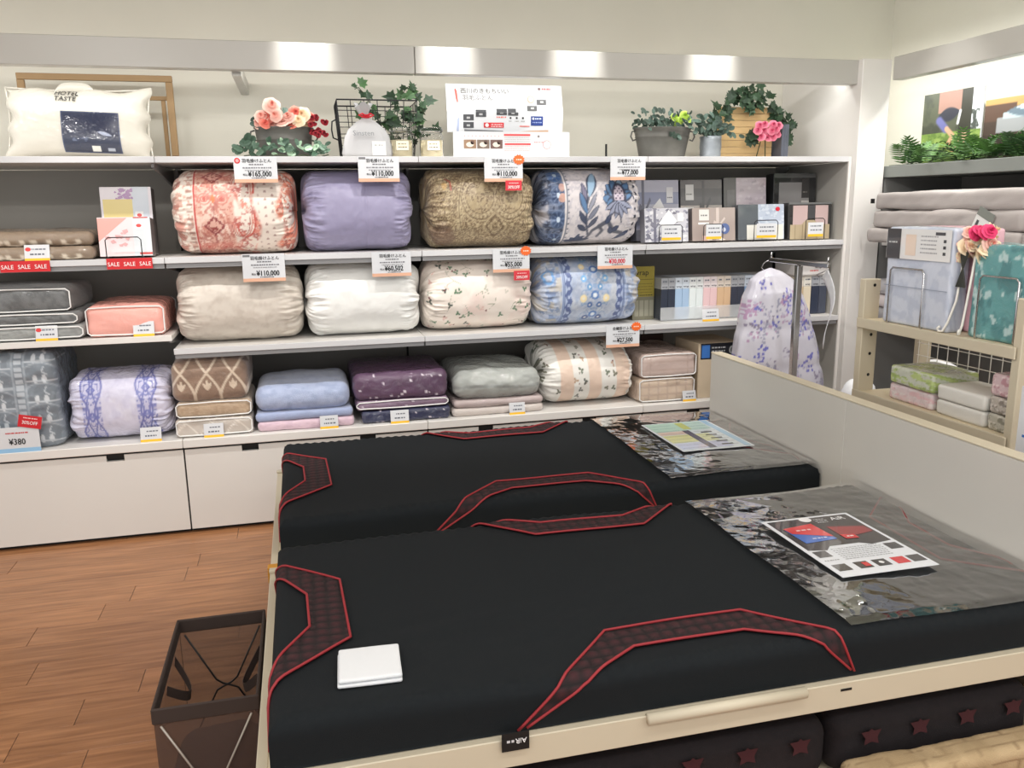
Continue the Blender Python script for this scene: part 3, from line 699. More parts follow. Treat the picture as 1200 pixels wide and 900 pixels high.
# blue blankets
def f_blue(P, x, z, y): P.mix(sst(.4, .7, fbm(x*20, z*7+y*6, 4)), (160, 174, 208), .7)
bag('folded_blanket', 'periwinkle blue folded plush blanket in a clear bag, top of its stack', 'blanket', .35, .815, .03, .5, ZC+.095, ZC+.225, flatp((180, 192, 222), f_blue), seed=20, r=.06, bulge=.012, m='plush_vc', n=36)
bag('folded_blanket', 'blue folded plush blanket between the periwinkle and pink ones', 'blanket', .345, .82, .025, .5, ZC+.05, ZC+.095, flatp((166, 178, 212), f_blue), seed=21, r=.02, bulge=.0, cap=True, m='plush_vc', n=36)
bag('folded_blanket', 'pale pink folded plush blanket at the bottom of the blue stack', 'blanket', .355, .83, .02, .5, ZC, ZC+.05, flatp((228, 200, 212), lambda P, x, z, y: P.mix(sst(.4, .7, fbm(x*22, z*6, 9)), (212, 182, 198), .7)), seed=22, r=.022, bulge=.0, cap=True, m='plush_vc', n=36)
# purple stack
def dots(col):
    def f(P, x, z, y):
        P.mix(sst(.4, .7, fbm(x*4, z*3, 3)), tuple(v*.86 for v in col), .6)
        r = random.Random(4)
        for k in range(16): P.ell(r.random(), r.random(), .012, .04, (226, 216, 226))
    return f
bag('bagged_sheet', 'dark plum purple dotted bagged cover, top of its stack', 'bedding', .832, 1.315, .03, .52, ZC+.12, ZC+.262, flatp((98, 72, 98), dots((98, 72, 98))), seed=24, r=.035, bulge=.012, n=36)
bag('bagged_sheet', 'mauve dotted bagged cover under the plum one', 'bedding', .84, 1.32, .03, .52, ZC+.068, ZC+.12, flatp((136, 112, 134), dots((136, 112, 134))), seed=25, r=.024, bulge=.0, cap=True, piping=1, n=36)
bag('bagged_sheet', 'navy blue bagged cover at the bottom of the purple stack', 'bedding', .865, 1.325, .02, .52, ZC, ZC+.068, flatp((48, 52, 82), dots((48, 52, 82))), seed=26, r=.02, bulge=.0, cap=True, n=36)
# silver pillows
for k, (z0, z1, cl, lab, x0, x1) in enumerate(((.088, .235, (172, 176, 172), 'silver grey puffy bagged pillow, top of its stack', 1.35, 1.83), (.045, .088, (188, 172, 170), 'dusty pink flat bag squeezed under the silver pillow', 1.345, 1.835), (0, .045, (206, 196, 190), 'pale pink flat bag at the bottom under the silver pillow', 1.34, 1.84))):
    bag('bagged_pillow', lab, 'pillow', x0, x1, .03, .55, ZC+z0, ZC+z1, flatp(cl, lambda P, x, z, y: P.mix(1-sst(.03, .08, np.abs(z-.45-.05*np.sin(x*6))), (120, 122, 120), .5*(k == 0))), seed=28+k, r=.06, bulge=.03 if k == 0 else .0, nz=.02 if k == 0 else .007, n=44, nf=7., cap=k > 0)
# beige checked pads
def f_check(P, x, z, y):
    g = (np.abs((x*6) % 1-.5) > .47) | (np.abs((z*3) % 1-.5) > .46); P.mix(g*1., (176, 154, 142), .5)
bag('bagged_pad', 'dusty pink checked bed pad in a clear bag, upper of two', 'bedding', 2.40, 2.735, .03, .5, ZC+.138, ZC+.275, flatp((196, 176, 168), f_check), seed=33, r=.03, bulge=.006, piping=2)
bag('bagged_pad', 'beige checked bed pad in a clear bag, lower of two', 'bedding', 2.39, 2.725, .025, .5, ZC, ZC+.138, flatp((206, 186, 166), f_check), seed=34, r=.03, bulge=.003, cap=True, piping=2)
# box with black header
t = thing('blanket_box', 'beige upright box with black header and blue square label', 'box', (2.87, .2, ZC))
MB().box(2.755, 3.01, .05, .36, ZC, ZC+.315, b=.004).build('carton', mat('kraft_beige', (206, 188, 162), .55), t)
p = Print((2.755, .0495, ZC), (1, 0, 0), (0, 0, 1)); p.rect(.012, .225, .245, .315, (34, 36, 42)); p.rect(.018, .232, .068, .306, (62, 116, 190), 2)
for k in range(3): p.dashes(.08, .17, .285-.02*k, .008, (176, 178, 180), 2, 5+k)
p.disc(.212, .272, .026, (150, 152, 152), 2); p.disc(.212, .272, .017, (90, 92, 94), 3); p.rect(.09, .236, .16, .247, (206, 206, 204), 2); p.build('printed_header', t)
MB().tube([(2.84, .03, ZC+.002), (2.84, .03, ZC+.1), (2.848, .03, ZC+.108), (2.93, .03, ZC+.108), (2.938, .03, ZC+.1), (2.938, .03, ZC+.002)], .003, 6).build('wire_stand', MATS['dark_wire'], t)
tag(MB().box(2.60, 2.75, .515, .69, ZC, ZC+.31, b=.004).build('storage_box', mat('dark_brown_box', (66, 46, 42), .5)), 'dark brown box standing behind the beige pads', 'box')

# ------------------------------------------------------------------ price cards hung from the shelf edges
def price_card(label, x0, x1, zt, zb, price, pcol=(24, 24, 26), logo=0, burst=False, off=None, cat='price card', kind='price_card', lean=.0):
    w_ = x1-x0; h = zt-zb; y = -.0125
    t = thing(kind, label, cat, ((x0+x1)/2, y, zb))
    MB().box(x0, x1, y, y+.0022, zb, zt).build('card', MATS['paper_white'], t)
    p = Print((x0, y, zb), (1, 0, 0), (0, 0, 1)); bs = .016
    p.rect(0, 0, w_, bs, (226, 176, 148)); 
    p.text('羽毛掛けふとん' if logo >= 0 else '合繊掛けふとん', w_*.53, h-.027, .019, (30, 30, 34), 2, .03, 1., 'C')
    p.dashes(w_*.35, w_*.68, h-.04, .0055, (110, 110, 116), 2, int(x0*100)+3)
    p.dashes(w_*.2, w_*.88, h-.055, .006, (126, 126, 132), 2, int(x0*100)+4)
    p.dashes(w_*.25, w_*.8, h-.066, .0045, (150, 150, 154), 2, int(x0*100)+5)
    p.text('税込', w_*.2, bs+.016, .0105, (30, 30, 32), 2, .01)
    p.text(price, w_*.32, bs+.012, .034, pcol, 2, .05, .82)
    p.dashes(w_*.4, w_*.75, bs+.003, .004, (60, 50, 46), 2, 8)
    if logo == 1: p.disc(.017, h-.02, .0135, (200, 40, 48)); p.disc(.017, h-.02, .008, (236, 160, 160), 2, 8)
    if logo == 2: p.rect(.004, h-.014, .036, h-.004, (120, 120, 124))
    p.build('printed_text', t)
    if burst:
        q = Print((x1-.02, y-.002, zt-.014), (1, 0, 0), (0, 0, 1)); q.burst(0, 0, .031, (240, 108, 44)); q.dashes(-.014, .014, -.003, .006, (250, 222, 200), 2, 3); q.build('starburst_sticker', t)
    if off:
        q = Print((x1-off[0], y-.001, zb-.043), (1, 0, 0), (0, 0, 1)); ww = .084
        MB().box(x1-off[0], x1-off[0]+ww, y-.0008, y+.0004, zb-.043, zb+.006).build('discount_flag', mat('flag_red', (214, 54, 66), .45), t)
        q.dashes(.018, .066, .034, .004, (246, 200, 200), 3, 2); q.text('30%OFF', ww/2, .009, .021, (252, 244, 244), 3, .02, .85, 'C'); q.build('discount_text', t)
    return t
price_card('hanging price card reading 165,000 yen with red dot logo', .34, .534, Z1, 1.697, '¥165,000', logo=1)
price_card('hanging price card reading 110,000 yen over the lavender roll', .908, 1.104, Z1, 1.697, '¥110,000', logo=2)
price_card('hanging price card reading 110,000 yen with orange burst over the brown roll', 1.526, 1.723, Z1-.002, 1.693, '¥110,000', burst=True, off=(.09,))
price_card('hanging price card reading 77,000 yen', 2.191, 2.385, Z1-.002, 1.697, '¥77,000')
price_card('hanging price card reading 110,000 yen over the beige roll', .343, .538, Z2+.006, 1.237, '¥110,000', logo=2)
price_card('hanging price card reading 60,502 yen over the white roll', .951, 1.144, Z2, 1.241, '¥60,502')
price_card('hanging price card reading 55,000 yen over the cream leaf sprig roll', 1.561, 1.754, Z2, 1.242, '¥55,000', burst=True, off=(.084,))
price_card('hanging price card with red 30,000 yen price', 2.125, 2.321, Z2+.003, 1.242, '¥30,000', pcol=(206, 40, 60))
price_card('hanging price card reading 27,500 yen above the peach striped roll', 2.177, 2.368, Z3+.01, .819, '¥27,500', burst=True, logo=-1)
# red sale strips
for x0, x1, lab in ((-.684, -.482, 'under the taupe blankets'), (-.247, -.052, 'under the sheet packs')):
    t = thing('sale_strip', 'red SALE strip on the shelf edge '+lab, 'sign', ((x0+x1)/2, -.014, 1.315))
    MB().box(x0, x1, -.0135, -.011, 1.315, 1.364).build('strip', mat('sale_red', (206, 38, 44), .4), t)
    p = Print((x0, -.0135, 1.315), (1, 0, 0), (0, 0, 1))
    for k in range(3): p.text('SALE', .004+k*.0675, .014, .026, (250, 240, 238), 1, .01, .92)
    p.build('sale_lettering', t)
# small shelf tags standing on the boards
def small_tag(label, x0, z0, w_=.1, h=.07, dot=False, y=-.0, band=(244, 190, 50), tilt=.2):
    t = thing('shelf_tag', label, 'price tag', (x0+w_/2, y, z0))
    u = (1, 0, 0); v = np.array((0, tilt, 1.)); v /= np.linalg.norm(v); nrm = np.cross(u, v)
    a = np.array((x0, y, z0)); A = [a, a+np.array(u)*w_, a+np.array(u)*w_+v*h, a+v*h]; B = [q-nrm*.002 for q in A]
    MB().add(A+B, [(0, 1, 2, 3), (7, 6, 5, 4), (0, 4, 5, 1), (1, 5, 6, 2), (2, 6, 7, 3), (3, 7, 4, 0)]).build('card', MATS['paper_white'], t)
    p = Print(a, u, v); p.rect(0, 0, w_, .0115, band)
    p.dashes(w_*.3, w_*.85, h*.68, .006, (110, 114, 124), 1, int(x0*99)+1); p.dashes(w_*.22, w_*.85, h*.36, .007, (100, 104, 114), 1, int(x0*99)+2)
    if dot: p.disc(w_*.15, h*.72, .012, (214, 60, 60), 1, 12, .009)
    p.build('printed_text', t)
small_tag('small white tag with red dot before the taupe blankets', -.587, Z2, .103, .072, True, .008)
small_tag('small white tag with red dot before the grey plush stack', -.585, ZL, .092, .07, True, .006)
small_tag('small white tag before the salmon pink bag', -.17, ZL, .092, .07, False, .006)
small_tag('small white tag before the violet damask bag', -.19, ZC, .095, .07, False, .006)
small_tag('small white tag before the brown bagged stack', .1, ZC, .092, .068, False, 0)
small_tag('small white tag before the blue blanket stack', .655, ZC, .09, .066, False, -.001)
small_tag('small white tag before the navy bag of the purple stack', 1.01, ZC, .094, .068, False, -.001)
small_tag('small white tag before the silver pillow stack', 1.64, ZC, .086, .064, False, -.001)
small_tag('small white tag before the checked bed pads', 2.645, ZC, .08, .06, False, .004)
small_tag('small white tag before the row of slim sheet boxes', 2.745, Z3+.002, .1, .068, False, -.004)
# price sign in front of elephant bag
t = thing('price_sign', 'white price sign ending in 380 with red discount flag by the elephant bag', 'price card', (-.70, -.01, ZC))
MB().box(-.86, -.62, -.0085, -.006, ZC, ZC+.12).build('card', MATS['paper_white'], t)
p = Print((-.86, -.0085, ZC), (1, 0, 0), (0, 0, 1)); p.rect(0, 0, .24, .02, (150, 196, 232)); p.text('¥380', .11, .038, .04, (24, 24, 26), 2, .03, .85); p.dashes(.1, .2, .09, .006, (200, 70, 70), 2, 4); p.build('printed_text', t)
q = Print((-.705, -.012, ZC+.125), (1, 0, -.22), (.22, 0, 1)); q.rect(0, 0, .098, .058, (204, 36, 46), 1); q.text('30%OFF', .049, .016, .023, (250, 240, 240), 2, .02, .85, 'C'); q.dashes(.02, .08, .043, .005, (246, 200, 200), 2, 4); q.build('discount_flag', t)
# ------------------------------------------------------------------ beds
def slab(x0, x1, y0, y1, z0, z1, b=.002): return MB().box(x0, x1, y0, y1, z0, z1, b=b)
def bed(label, y0, y1, near):
    t = thing('bed_frame', label, 'bed', (1.53, (y0+y1)/2, 0))
    slab(.478, 2.545, y0, y0+.026, .378, .447).build('side_rail', MATS['cream_wood'], t)
    slab(.478, 2.545, y1-.026, y1, .378, .447).build('side_rail', MATS['cream_wood'], t)
    slab(.452, .477, y0, y1, .33, .432).build('foot_rail', MATS['cream_wood'], t)
    hb = slab(2.546, 2.60, y0-.004, y1+.004, .12, .85, .003).build('headboard', MATS['headboard'], t)
    slab(2.545, 2.601, y0-.004, y1+.004, .8502, .856, .0015).build('top_edge', MATS['cream_wood'], hb)
    slab(.479, 2.54, y0+.027, y1-.027, .41, .4465).build('mattress_base', MATS['pale_wood'], t)
    for x in (.50, 2.47):
        for y in (y0+.065, y1-.08): slab(x, x+.05, y, y+.05, 0, .4095).build('leg', MATS['cream_wood'], t)
    slab(.444, .482, y0-.002, y0+.03, .432, .442).box(.444, .4515, y0-.002, y0+.03, .39, .4315).build('corner_clip', MATS['amber'], t)
    slab(.450, .4785, y1-.02, y1+.004, .4325, .443).build('corner_cap', MATS['cream_wood'], t)
    return t
bA = bed('cream bed frame with grey headboard beside the wire bin', -2.63, -1.5655, True)
bB = bed('cream bed frame with grey headboard nearer the drawer cabinets', -1.5575, -.50, False)
MB().tube([(1.30, -2.636, .443), (1.70, -2.636, .443)], .0135, 12).build('handle_tube', MATS['cream_wood'], bA, True)
MB().box(1.80, 1.83, -2.6313, -2.6303, .425, .431).build('slot', MATS['black'], bA)
p = Print((.4515, -1.36, .37), (0, -1, 0), (0, 0, 1)); p.rect(0, .0, .1, .05, (206, 208, 214)); p.rect(.01, .012, .06, .03, (90, 94, 110), 2); p.build('sticker', bB)
p = Print((.4515, -2.25, .345), (0, -1, 0), (0, 0, 1)); p.rect(0, 0, .1, .08, (222, 214, 196)); p.build('tape_patch', bA)
ER = .032
def emap(e):
    if e >= ER: return e, 0.
    lim = -(PI/2-1)*ER
    if e > lim:
        a = (ER-e)/ER; return ER-ER*math.sin(a), ER-ER*math.cos(a)
    return 0., ER+(lim-e)
def hbump(x, y): return .003*math.sin(x*5+y*3)+.002*math.sin(x*11-y*7)+.0012*math.sin(y*60+4*math.sin(x*3))*math.exp(-((y+2.35)/.12)**2)*math.exp(-((x-1.05)/.4)**2)
def mattress(label, x0, x1, y0, y1, z0, z1, name='mattress'):
    t = thing(name, label, 'mattress', ((x0+x1)/2, (y0+y1)/2, z0))
    # body: rounded slab made as a wrapped grid
    us = np.concatenate([np.linspace(-.13, ER, 12), np.linspace(ER, x1-x0-ER, 230)[1:-1], np.linspace(x1-x0-ER, x1-x0+.13, 12)])
    vs_ = np.concatenate([np.linspace(-.13, ER, 12), np.linspace(ER, y1-y0-ER, 90)[1:-1], np.linspace(y1-y0-ER, y1-y0+.13, 12)])
    G = np.zeros((len(us), len(vs_), 3)); Lx, Ly = x1-x0, y1-y0
    for i, u in enumerate(us):
        iu, du = (emap(u) if u < Lx/2 else emap(Lx-u)); X_ = x0+iu if u < Lx/2 else x1-iu
        for j, v in enumerate(vs_):
            iv, dv = (emap(v) if v < Ly/2 else emap(Ly-v)); Y_ = y0+iv if v < Ly/2 else y1-iv
            d = max(du, dv) if min(du, dv) <= 0 else min(math.hypot(du, dv), max(du, dv)*1.02)
            sc = .0022*math.sin(X_*2*PI/.036)*(1 if dv > .001 or iv < .04 else 0)
            G[i, j] = (X_, Y_, max(z0+.002, z1-d+hbump(X_, Y_)*(d < .02)+sc*(d < .05)))
    body = MB().grid(G).build('mattress_cover', MATS['mattress_black'], t, True)
    MB().box(x0+.008, x1-.008, y0+.008, y1-.008, z0, z0+.03).build('underside', MATS['dark_cloth'], t)
    def surf(side, s_, e, lift):
        i, d = emap(e)
        if side == 'near': x, y, n = s_, y0+i, (0, -1, 0)
        elif side == 'far': x, y, n = s_, y1-i, (0, 1, 0)
        elif side == 'foot': x, y, n = x0+i, s_, (-1, 0, 0)
        else: x, y, n = x1-i, s_, (1, 0, 0)
        k = min(1., d/ER)
        return np.array((x, y, z1-d+hbump(x, y)*(d < .02)))+lift*(np.array(n)*k*.4+np.array((0, 0, 1.-.8*k)))
    def res(pts, m_):
        pts = np.array(pts, float); l = np.concatenate([[0], np.cumsum(np.hypot(*np.diff(pts, axis=0).T))]); q = np.linspace(0, l[-1], m_)
        q = np.unique(np.concatenate([q, l]))
        return np.stack([np.interp(q, l, pts[:, 0]), np.interp(q, l, pts[:, 1])], 1)
    def band(side, outer, inner):
        # strip between the two lines, quilted in small puffs
        segs = len(outer)-1; P = []; C = []
        for k in range(segs):
            a0, a1 = np.array(outer[k]), np.array(outer[k+1]); b0, b1 = np.array(inner[k]), np.array(inner[k+1])
            m_ = max(3, int(np.hypot(*(a1-a0))/.007))
            for f in np.linspace(0, 1, m_, endpoint=(k == segs-1)):
                o_, i_ = a0+(a1-a0)*f, b0+(b1-b0)*f; row = []; cr = []
                for g in np.linspace(0, 1, 15):
                    q = o_+(i_-o_)*g
                    puff = abs(math.sin(q[0]*PI/.034))*abs(math.sin(q[1]*PI/.034)); puff = puff**.6
                    row.append(surf(side, q[0], q[1], .0035+.005*puff)); cr.append(np.array((14, 10, 12))+puff*np.array((46, 14, 17)))
                P.append(row); C.append(cr)
        MB().grid(np.array(P), np.array(C)).build('quilted_panel', MATS['quilt_red'], t, True)
        for ln in (outer, inner):
            MB().tube([surf(side, a, b, .0085) for a, b in res(ln, 60)], .0034, 6).build('red_piping', MATS['red_piping'], t, True)
    xm = 1.455
    lo = [(1.005, -.09), (1.10, 0), (1.27, .175), (1.635, .175), (1.80, .02), (1.845, -.08)]
    li = [(1.025, -.086), (1.17, 0), (1.31, .085), (1.595, .085), (1.76, -.005), (1.835, -.075)]
    band('near', lo, li); band('far', lo, li)
    yc = (y0+y1)/2-.01
    fo = [(yc+.41, -.088), (yc+.33, .0), (yc+.165, .175), (yc-.165, .185), (yc-.33, .0), (yc-.41, -.088)]
    fi = [(yc+.33, -.088), (yc+.25, .0), (yc+.09, .085), (yc-.09, .09), (yc-.25, .0), (yc-.33, -.088)]
    band('foot', fo, fi); band('head', fo, fi)
    return t, surf
mA, sA = mattress('black mattress with red piped panels under a white folded cloth', .485, 2.535, -2.612, -1.648, .4475, .556)
mB, sB = mattress('black mattress with red piped panels next to the drawer cabinets', .485, 2.535, -1.448, -.478, .4475, .556)
t = mA
# side tag on mattress
MB().box(.963, 1.024, -2.6395, -2.637, .425, .468).build('brand_tag', MATS['black'], t)
p = Print((1.024, -2.6397, .468), (-1, 0, 0), (0, 0, -1)); p.text('AiR', .006, .014, .017, (230, 230, 232), 1, .02); p.dashes(.034, .056, .016, .006, (200, 200, 204), 1, 3); p.mb.F = [q[::-1] for q in p.mb.F]
p.build('tag_lettering', t)
def film(label, x0, x1, y0, y1, z, seed, drop0):
    us = np.linspace(x0, x1, 110); vs_ = np.linspace(y0, y1, 130); U, V = np.meshgrid(us, vs_, indexing='ij')
    Z = z+.0115+.003*np.sin(U*5+V*3)+.002*np.sin(U*11-V*7)+.006*(fbm(U*7+V*3+9, V*9+9, seed)-.4)+.004*np.maximum(0, fbm(U*22+4, V*14+50, seed+4)-.5)
    ey = np.minimum(V-y0, y1-V); Z = Z-.004*(1-sst(0, .03, ey))
    X = U+.01*(fbm(V*6+9, U*0+3, seed+2)-.5)*(U < x0+.05)
    o = MB().grid(np.stack([X, V, Z], -1)).build('plastic_sheet', MATS['film'], None, True)
    return tag(o, label, 'plastic sheet')
film('clear wrinkled plastic sheet under the black and red leaflet', 1.85, 2.53, -2.585, -1.672, .556, 3, 0)
film('clear wrinkled plastic sheet under the pastel green leaflet', 1.915, 2.53, -1.422, -.502, .556, 8, 0)
# leaflets lying on the sheets
def leaflet(label, x0, x1, y0, y1, z, fn, skew=0.):
    t = thing('leaflet', label, 'leaflet', ((x0+x1)/2, (y0+y1)/2, z), skew)
    w_, h = x1-x0, y1-y0; a = np.array(((x0+x1)/2, (y0+y1)/2, z))
    mb = MB().box(x0, x1, y0, y1, z, z+.0016); mb.build('paper', MATS['paper_white'], t)
    p = Print((x0, y0, z+.0016), (1, 0, 0), (0, 1, 0)); fn(p, w_, h); p.build('printed_layout', t, MATS['print_gloss'])
    return t
def lfA(p, w_, h):
    b = .012; p.rect(b, h*.46, w_-b, h-b, (52, 46, 48)); 
    p.poly([(b, h*.46), (w_*.3, h*.46), (w_*.22, h*.40), (b, h*.43)], (60, 54, 56)); p.poly([(w_-b, h*.46), (w_*.62, h*.46), (w_*.72, h*.415), (w_-b, h*.44)], (60, 54, 56))
    p.poly([(w_*.1, h*.80), (w_*.45, h*.84), (w_*.48, h*.56), (w_*.12, h*.54)], (64, 108, 190), 2); p.poly([(w_*.1, h*.82), (w_*.45, h*.86), (w_*.48, h*.60), (w_*.12, h*.72)], (214, 56, 58), 3)
    p.poly([(w_*.56, h*.78), (w_*.93, h*.72), (w_*.94, h*.62), (w_*.56, h*.56)], (150, 36, 42), 2); p.poly([(w_*.56, h*.62), (w_*.7, h*.6), (w_*.7, h*.53), (w_*.56, h*.54)], (206, 44, 50), 3)
    p.text('AiR', w_*.72, h*.88, .034, (240, 240, 240), 2, .02); p.disc(w_*.46, h*.945, .02, (244, 244, 244), 2)
    for k in range(3): p.dashes(w_*.54, w_*.68, h*(.92-.03*k), .005, (200, 200, 200), 2, k+1)
    p.dashes(w_*.2, w_*.36, h*.75, .008, (246, 210, 210), 4, 5); p.dashes(w_*.24, w_*.4, h*.59, .007, (210, 220, 246), 4, 6); p.dashes(w_*.6, w_*.7, h*.565, .007, (250, 230, 230), 4, 7)
    for k in range(7): p.dashes(w_*.26, w_*.78, h*(.4-.028*k), .005, (176, 178, 182), 1, k+9)
    p.dashes(w_*.05, w_*.2, h*.24, .005, (150, 150, 150), 1, 3)
    for x, y, c in ((.05, .3, (62, 60, 62)), (.05, .08, (62, 60, 62)), (.27, .08, (52, 48, 50)), (.46, .08, (54, 54, 56)), (.66, .08, (206, 46, 52)), (.83, .08, (70, 68, 70)), (.82, .3, (66, 64, 66))):
        p.rect(w_*x, h*y, w_*(x+.14), h*(y+.1), c)
    p.rect(w_*.34, h*.1, w_*.4, h*.16, (206, 46, 52), 2); p.disc(w_*.53, h*.13, .008, (230, 230, 230), 2)
def lfB(p, w_, h):
    p.rect(.004, .004, w_-.004, h-.004, (226, 236, 240))
    p.rect(.01, h*.66, w_*.5, h*.97, (196, 228, 212), 2); p.rect(w_*.52, h*.66, w_*.86, h*.97, (202, 230, 222), 2); p.rect(w_*.46, h*.7, w_*.58, h*.95, (206, 214, 130), 3)
    p.rect(.01, h*.54, w_*.5, h*.65, (238, 212, 198), 2); p.rect(.01, h*.26, w_*.4, h*.52, (236, 236, 168), 2); p.rect(w_*.5, h*.26, w_*.7, h*.52, (234, 236, 186), 2)
    p.rect(.01, h*.04, w_*.4, h*.24, (200, 206, 234), 2); p.rect(w_*.5, h*.04, w_*.74, h*.24, (206, 210, 236), 2)
    p.rect(w_*.4, h*.04, w_*.5, h*.66, (84, 82, 104), 3); p.rect(w_*.88, .01, w_-.01, h*.97, (176, 210, 236), 2)
    for k in range(5): p.rect(w_*.62, h*(.1+.11*k), w_*.78, h*(.13+.11*k), (44, 42, 44), 3)
    for k in range(9): p.dashes(w_*.05, w_*.38, h*(.07+.1*k), .004, (140, 150, 156), 3, k); p.dashes(w_*.54, w_*.86, h*(.09+.1*k), .004, (150, 156, 160), 3, k+20)
leaflet('black and red printed leaflet with white border on the plastic sheet', 1.98, 2.288, -2.368, -1.95, .5765, lfA)
leaflet('pastel green and yellow printed leaflet on the plastic sheet', 2.085, 2.41, -1.166, -.726, .5765, lfB)
# white folded cloth
t = thing('folded_cloth', 'white folded paper cloth lying on the black mattress', 'cloth', (.70, -2.458, .56), .0)
for k, (dx, z0, z1) in enumerate(((0, .0, .009), (.003, .0095, .019))):
    softbox(.632+dx, .772, -2.528+dx, -2.39, .5605+z0, .5605+z1, r=.0045, bulge=.002, nz=.001, n=20, seed=k, col=(244, 245, 247)).build('fold', mat('white_cloth', (222, 224, 227), .7, bump=.2, bscale=500), t, True, fix=True)
t.rotation_euler = (0, 0, -.05)
# lower mattresses stored under the bed and beige pad
def star(p, x, y, r): p.poly([(x+r*q*math.cos(a), y+r*q*math.sin(a)) for a, q in ((.5, 1.1), (1.1, .55), (1.57, .7), (2.0, .55), (2.7, 1.1), (3.3, .6), (3.9, 1.), (4.5, .5), (4.9, .5), (5.5, 1.), (6.1, .6))], (60, 21, 26))
for x0, x1, lab in ((.62, 1.832, 'dark star print mattress stored below the bed rail, left of the beige pad'), (1.838, 2.455, 'dark star print mattress stored behind the beige quilted pad')):
    t = thing('stored_mattress', lab, 'mattress', ((x0+x1)/2, -2.2, .13), group='mattresses stored under the bed')
    softbox(x0, x1, -2.57, -1.75, .13, .30, r=.05, bulge=.004, nz=.004, n=40, seed=3, col=(24, 20, 22)).build('cover', mat('dark_jacquard', (26, 20, 23), .85, bump=.2, bscale=400, noise=.2, nscale=60), t, True, fix=True)
    xx = .1
    while xx < x1-x0-.04:
        p = Print((x0, -2.584, .215), (1, 0, 0), (0, .1, 1)); star(p, xx, .035+.006*math.sin(xx*40), .03); p.build('star_motif', t, mat('motif', vc=True, rough=.85)); xx += .145
tag(slab(.6, 2.455, -2.575, -1.70, .10, .129).build('storage_board', MATS['pale_wood']), 'low wooden board under the stored mattresses', 'board')
def f_quilt(P, x, z, y):
    r_ = np.floor(z*7+y*3); P.mix(((z*7+y*3) % 1 < .12)*1., (150, 126, 94), .9); P.mix(((x*13+.5*(r_ % 2)) % 1 < .05)*1., (150, 126, 94), .9); P.mix(sst(.5, .7, fbm(x*20, z*6, 3)), (172, 148, 112), .6)
t = thing('quilted_pad', 'beige quilted bed pad on the low shelf before the stored mattresses', 'bedding', (2.2, -2.65, .02))
softbox(1.83, 2.535, -2.69, -2.6, .02, .215, r=.02, bulge=.004, nz=.008, n=70, seed=6, paint=flatp((186, 162, 126), f_quilt)).build('pad', MATS['beige_quilt'], t, True, fix=True)
for k in range(3): MB().tube([(1.84+.037*j, -2.696+.002*math.sin(j*1.3), .06+.05*k+.004*math.sin(j*.9)) for j in range(19)], .003, 5).build('quilt_seam', mat('seam_tan', (182, 152, 112), .8), t)

# ------------------------------------------------------------------ laundry bin
bx0, bx1, by0, by1, bz = .195, .438, -2.225, -1.765, .40
t = thing('wire_bin', 'brown mesh collapsible bin with fabric handles on the wood floor', 'bin', ((bx0+bx1)/2, (by0+by1)/2, 0))
bw = .003
for n_, a in (('near_side', (bx0, bx1, by0, by0+bw)), ('far_side', (bx0, bx1, by1-bw, by1)), ('left_side', (bx0, bx0+bw, by0+bw, by1-bw)), ('right_side', (bx1-bw, bx1, by0+bw, by1-bw))):
    MB().box(*a, .006, bz-.042).build('mesh_panel', MATS['bin_mesh'], t)
MB().box(bx0, bx1, by0, by1, 0, .005).build('bottom', MATS['bin_band'], t)
o_ = .004
for a in ((bx0-o_, bx1+o_, by0-o_, by0+o_), (bx0-o_, bx1+o_, by1-o_, by1+o_), (bx0-o_, bx0+o_, by0+o_, by1-o_), (bx1-o_, bx1+o_, by0+o_, by1-o_)):
    MB().box(*a, bz-.042, bz, b=.003).build('rim_band', MATS['bin_band'], t)
for y, cl in ((by0-.006, 'bin_wire'), (by1-.012, 'dark_wire')):
    xm = (bx0+bx1)/2
    for sg in (-1, 1):
        MB().tube([(xm+sg*.105, y, bz-.045), (xm+sg*.03, y, bz-.2), (xm+sg*.012, y, bz-.215), (xm, y, bz-.22), (xm-sg*.03, y, bz-.235), (xm-sg*.1, y, .03)], .0028, 6).build('cross_wire', MATS[cl], t, True)
for x, sg in ((bx0+.006, 1), (bx1-.006, -1)):
    ym = (by0+by1)/2; pts = []
    for k in range(13):
        f = k/12; pts.append((x+sg*.045*math.sin(f*PI), ym-.075+.15*f, bz-.06-.06*math.sin(f*PI)))
    P = np.array([[(px, py, pz), (px+sg*.004, py, pz+.028)] for k, (px, py, pz) in enumerate(pts)])
    MB().grid(P).build('handle_strap', MATS['bin_band'], t, False, solid=.0015)
tag(softbox(.215, .425, -2.20, -1.98, .007, .2, r=.05, bulge=.012, nz=.012, n=24, seed=5, col=(20, 20, 20)).build('dark_bundle', MATS['dark_cloth'], None, True, fix=True), 'black cloth bundle inside the brown mesh bin', 'cloth')
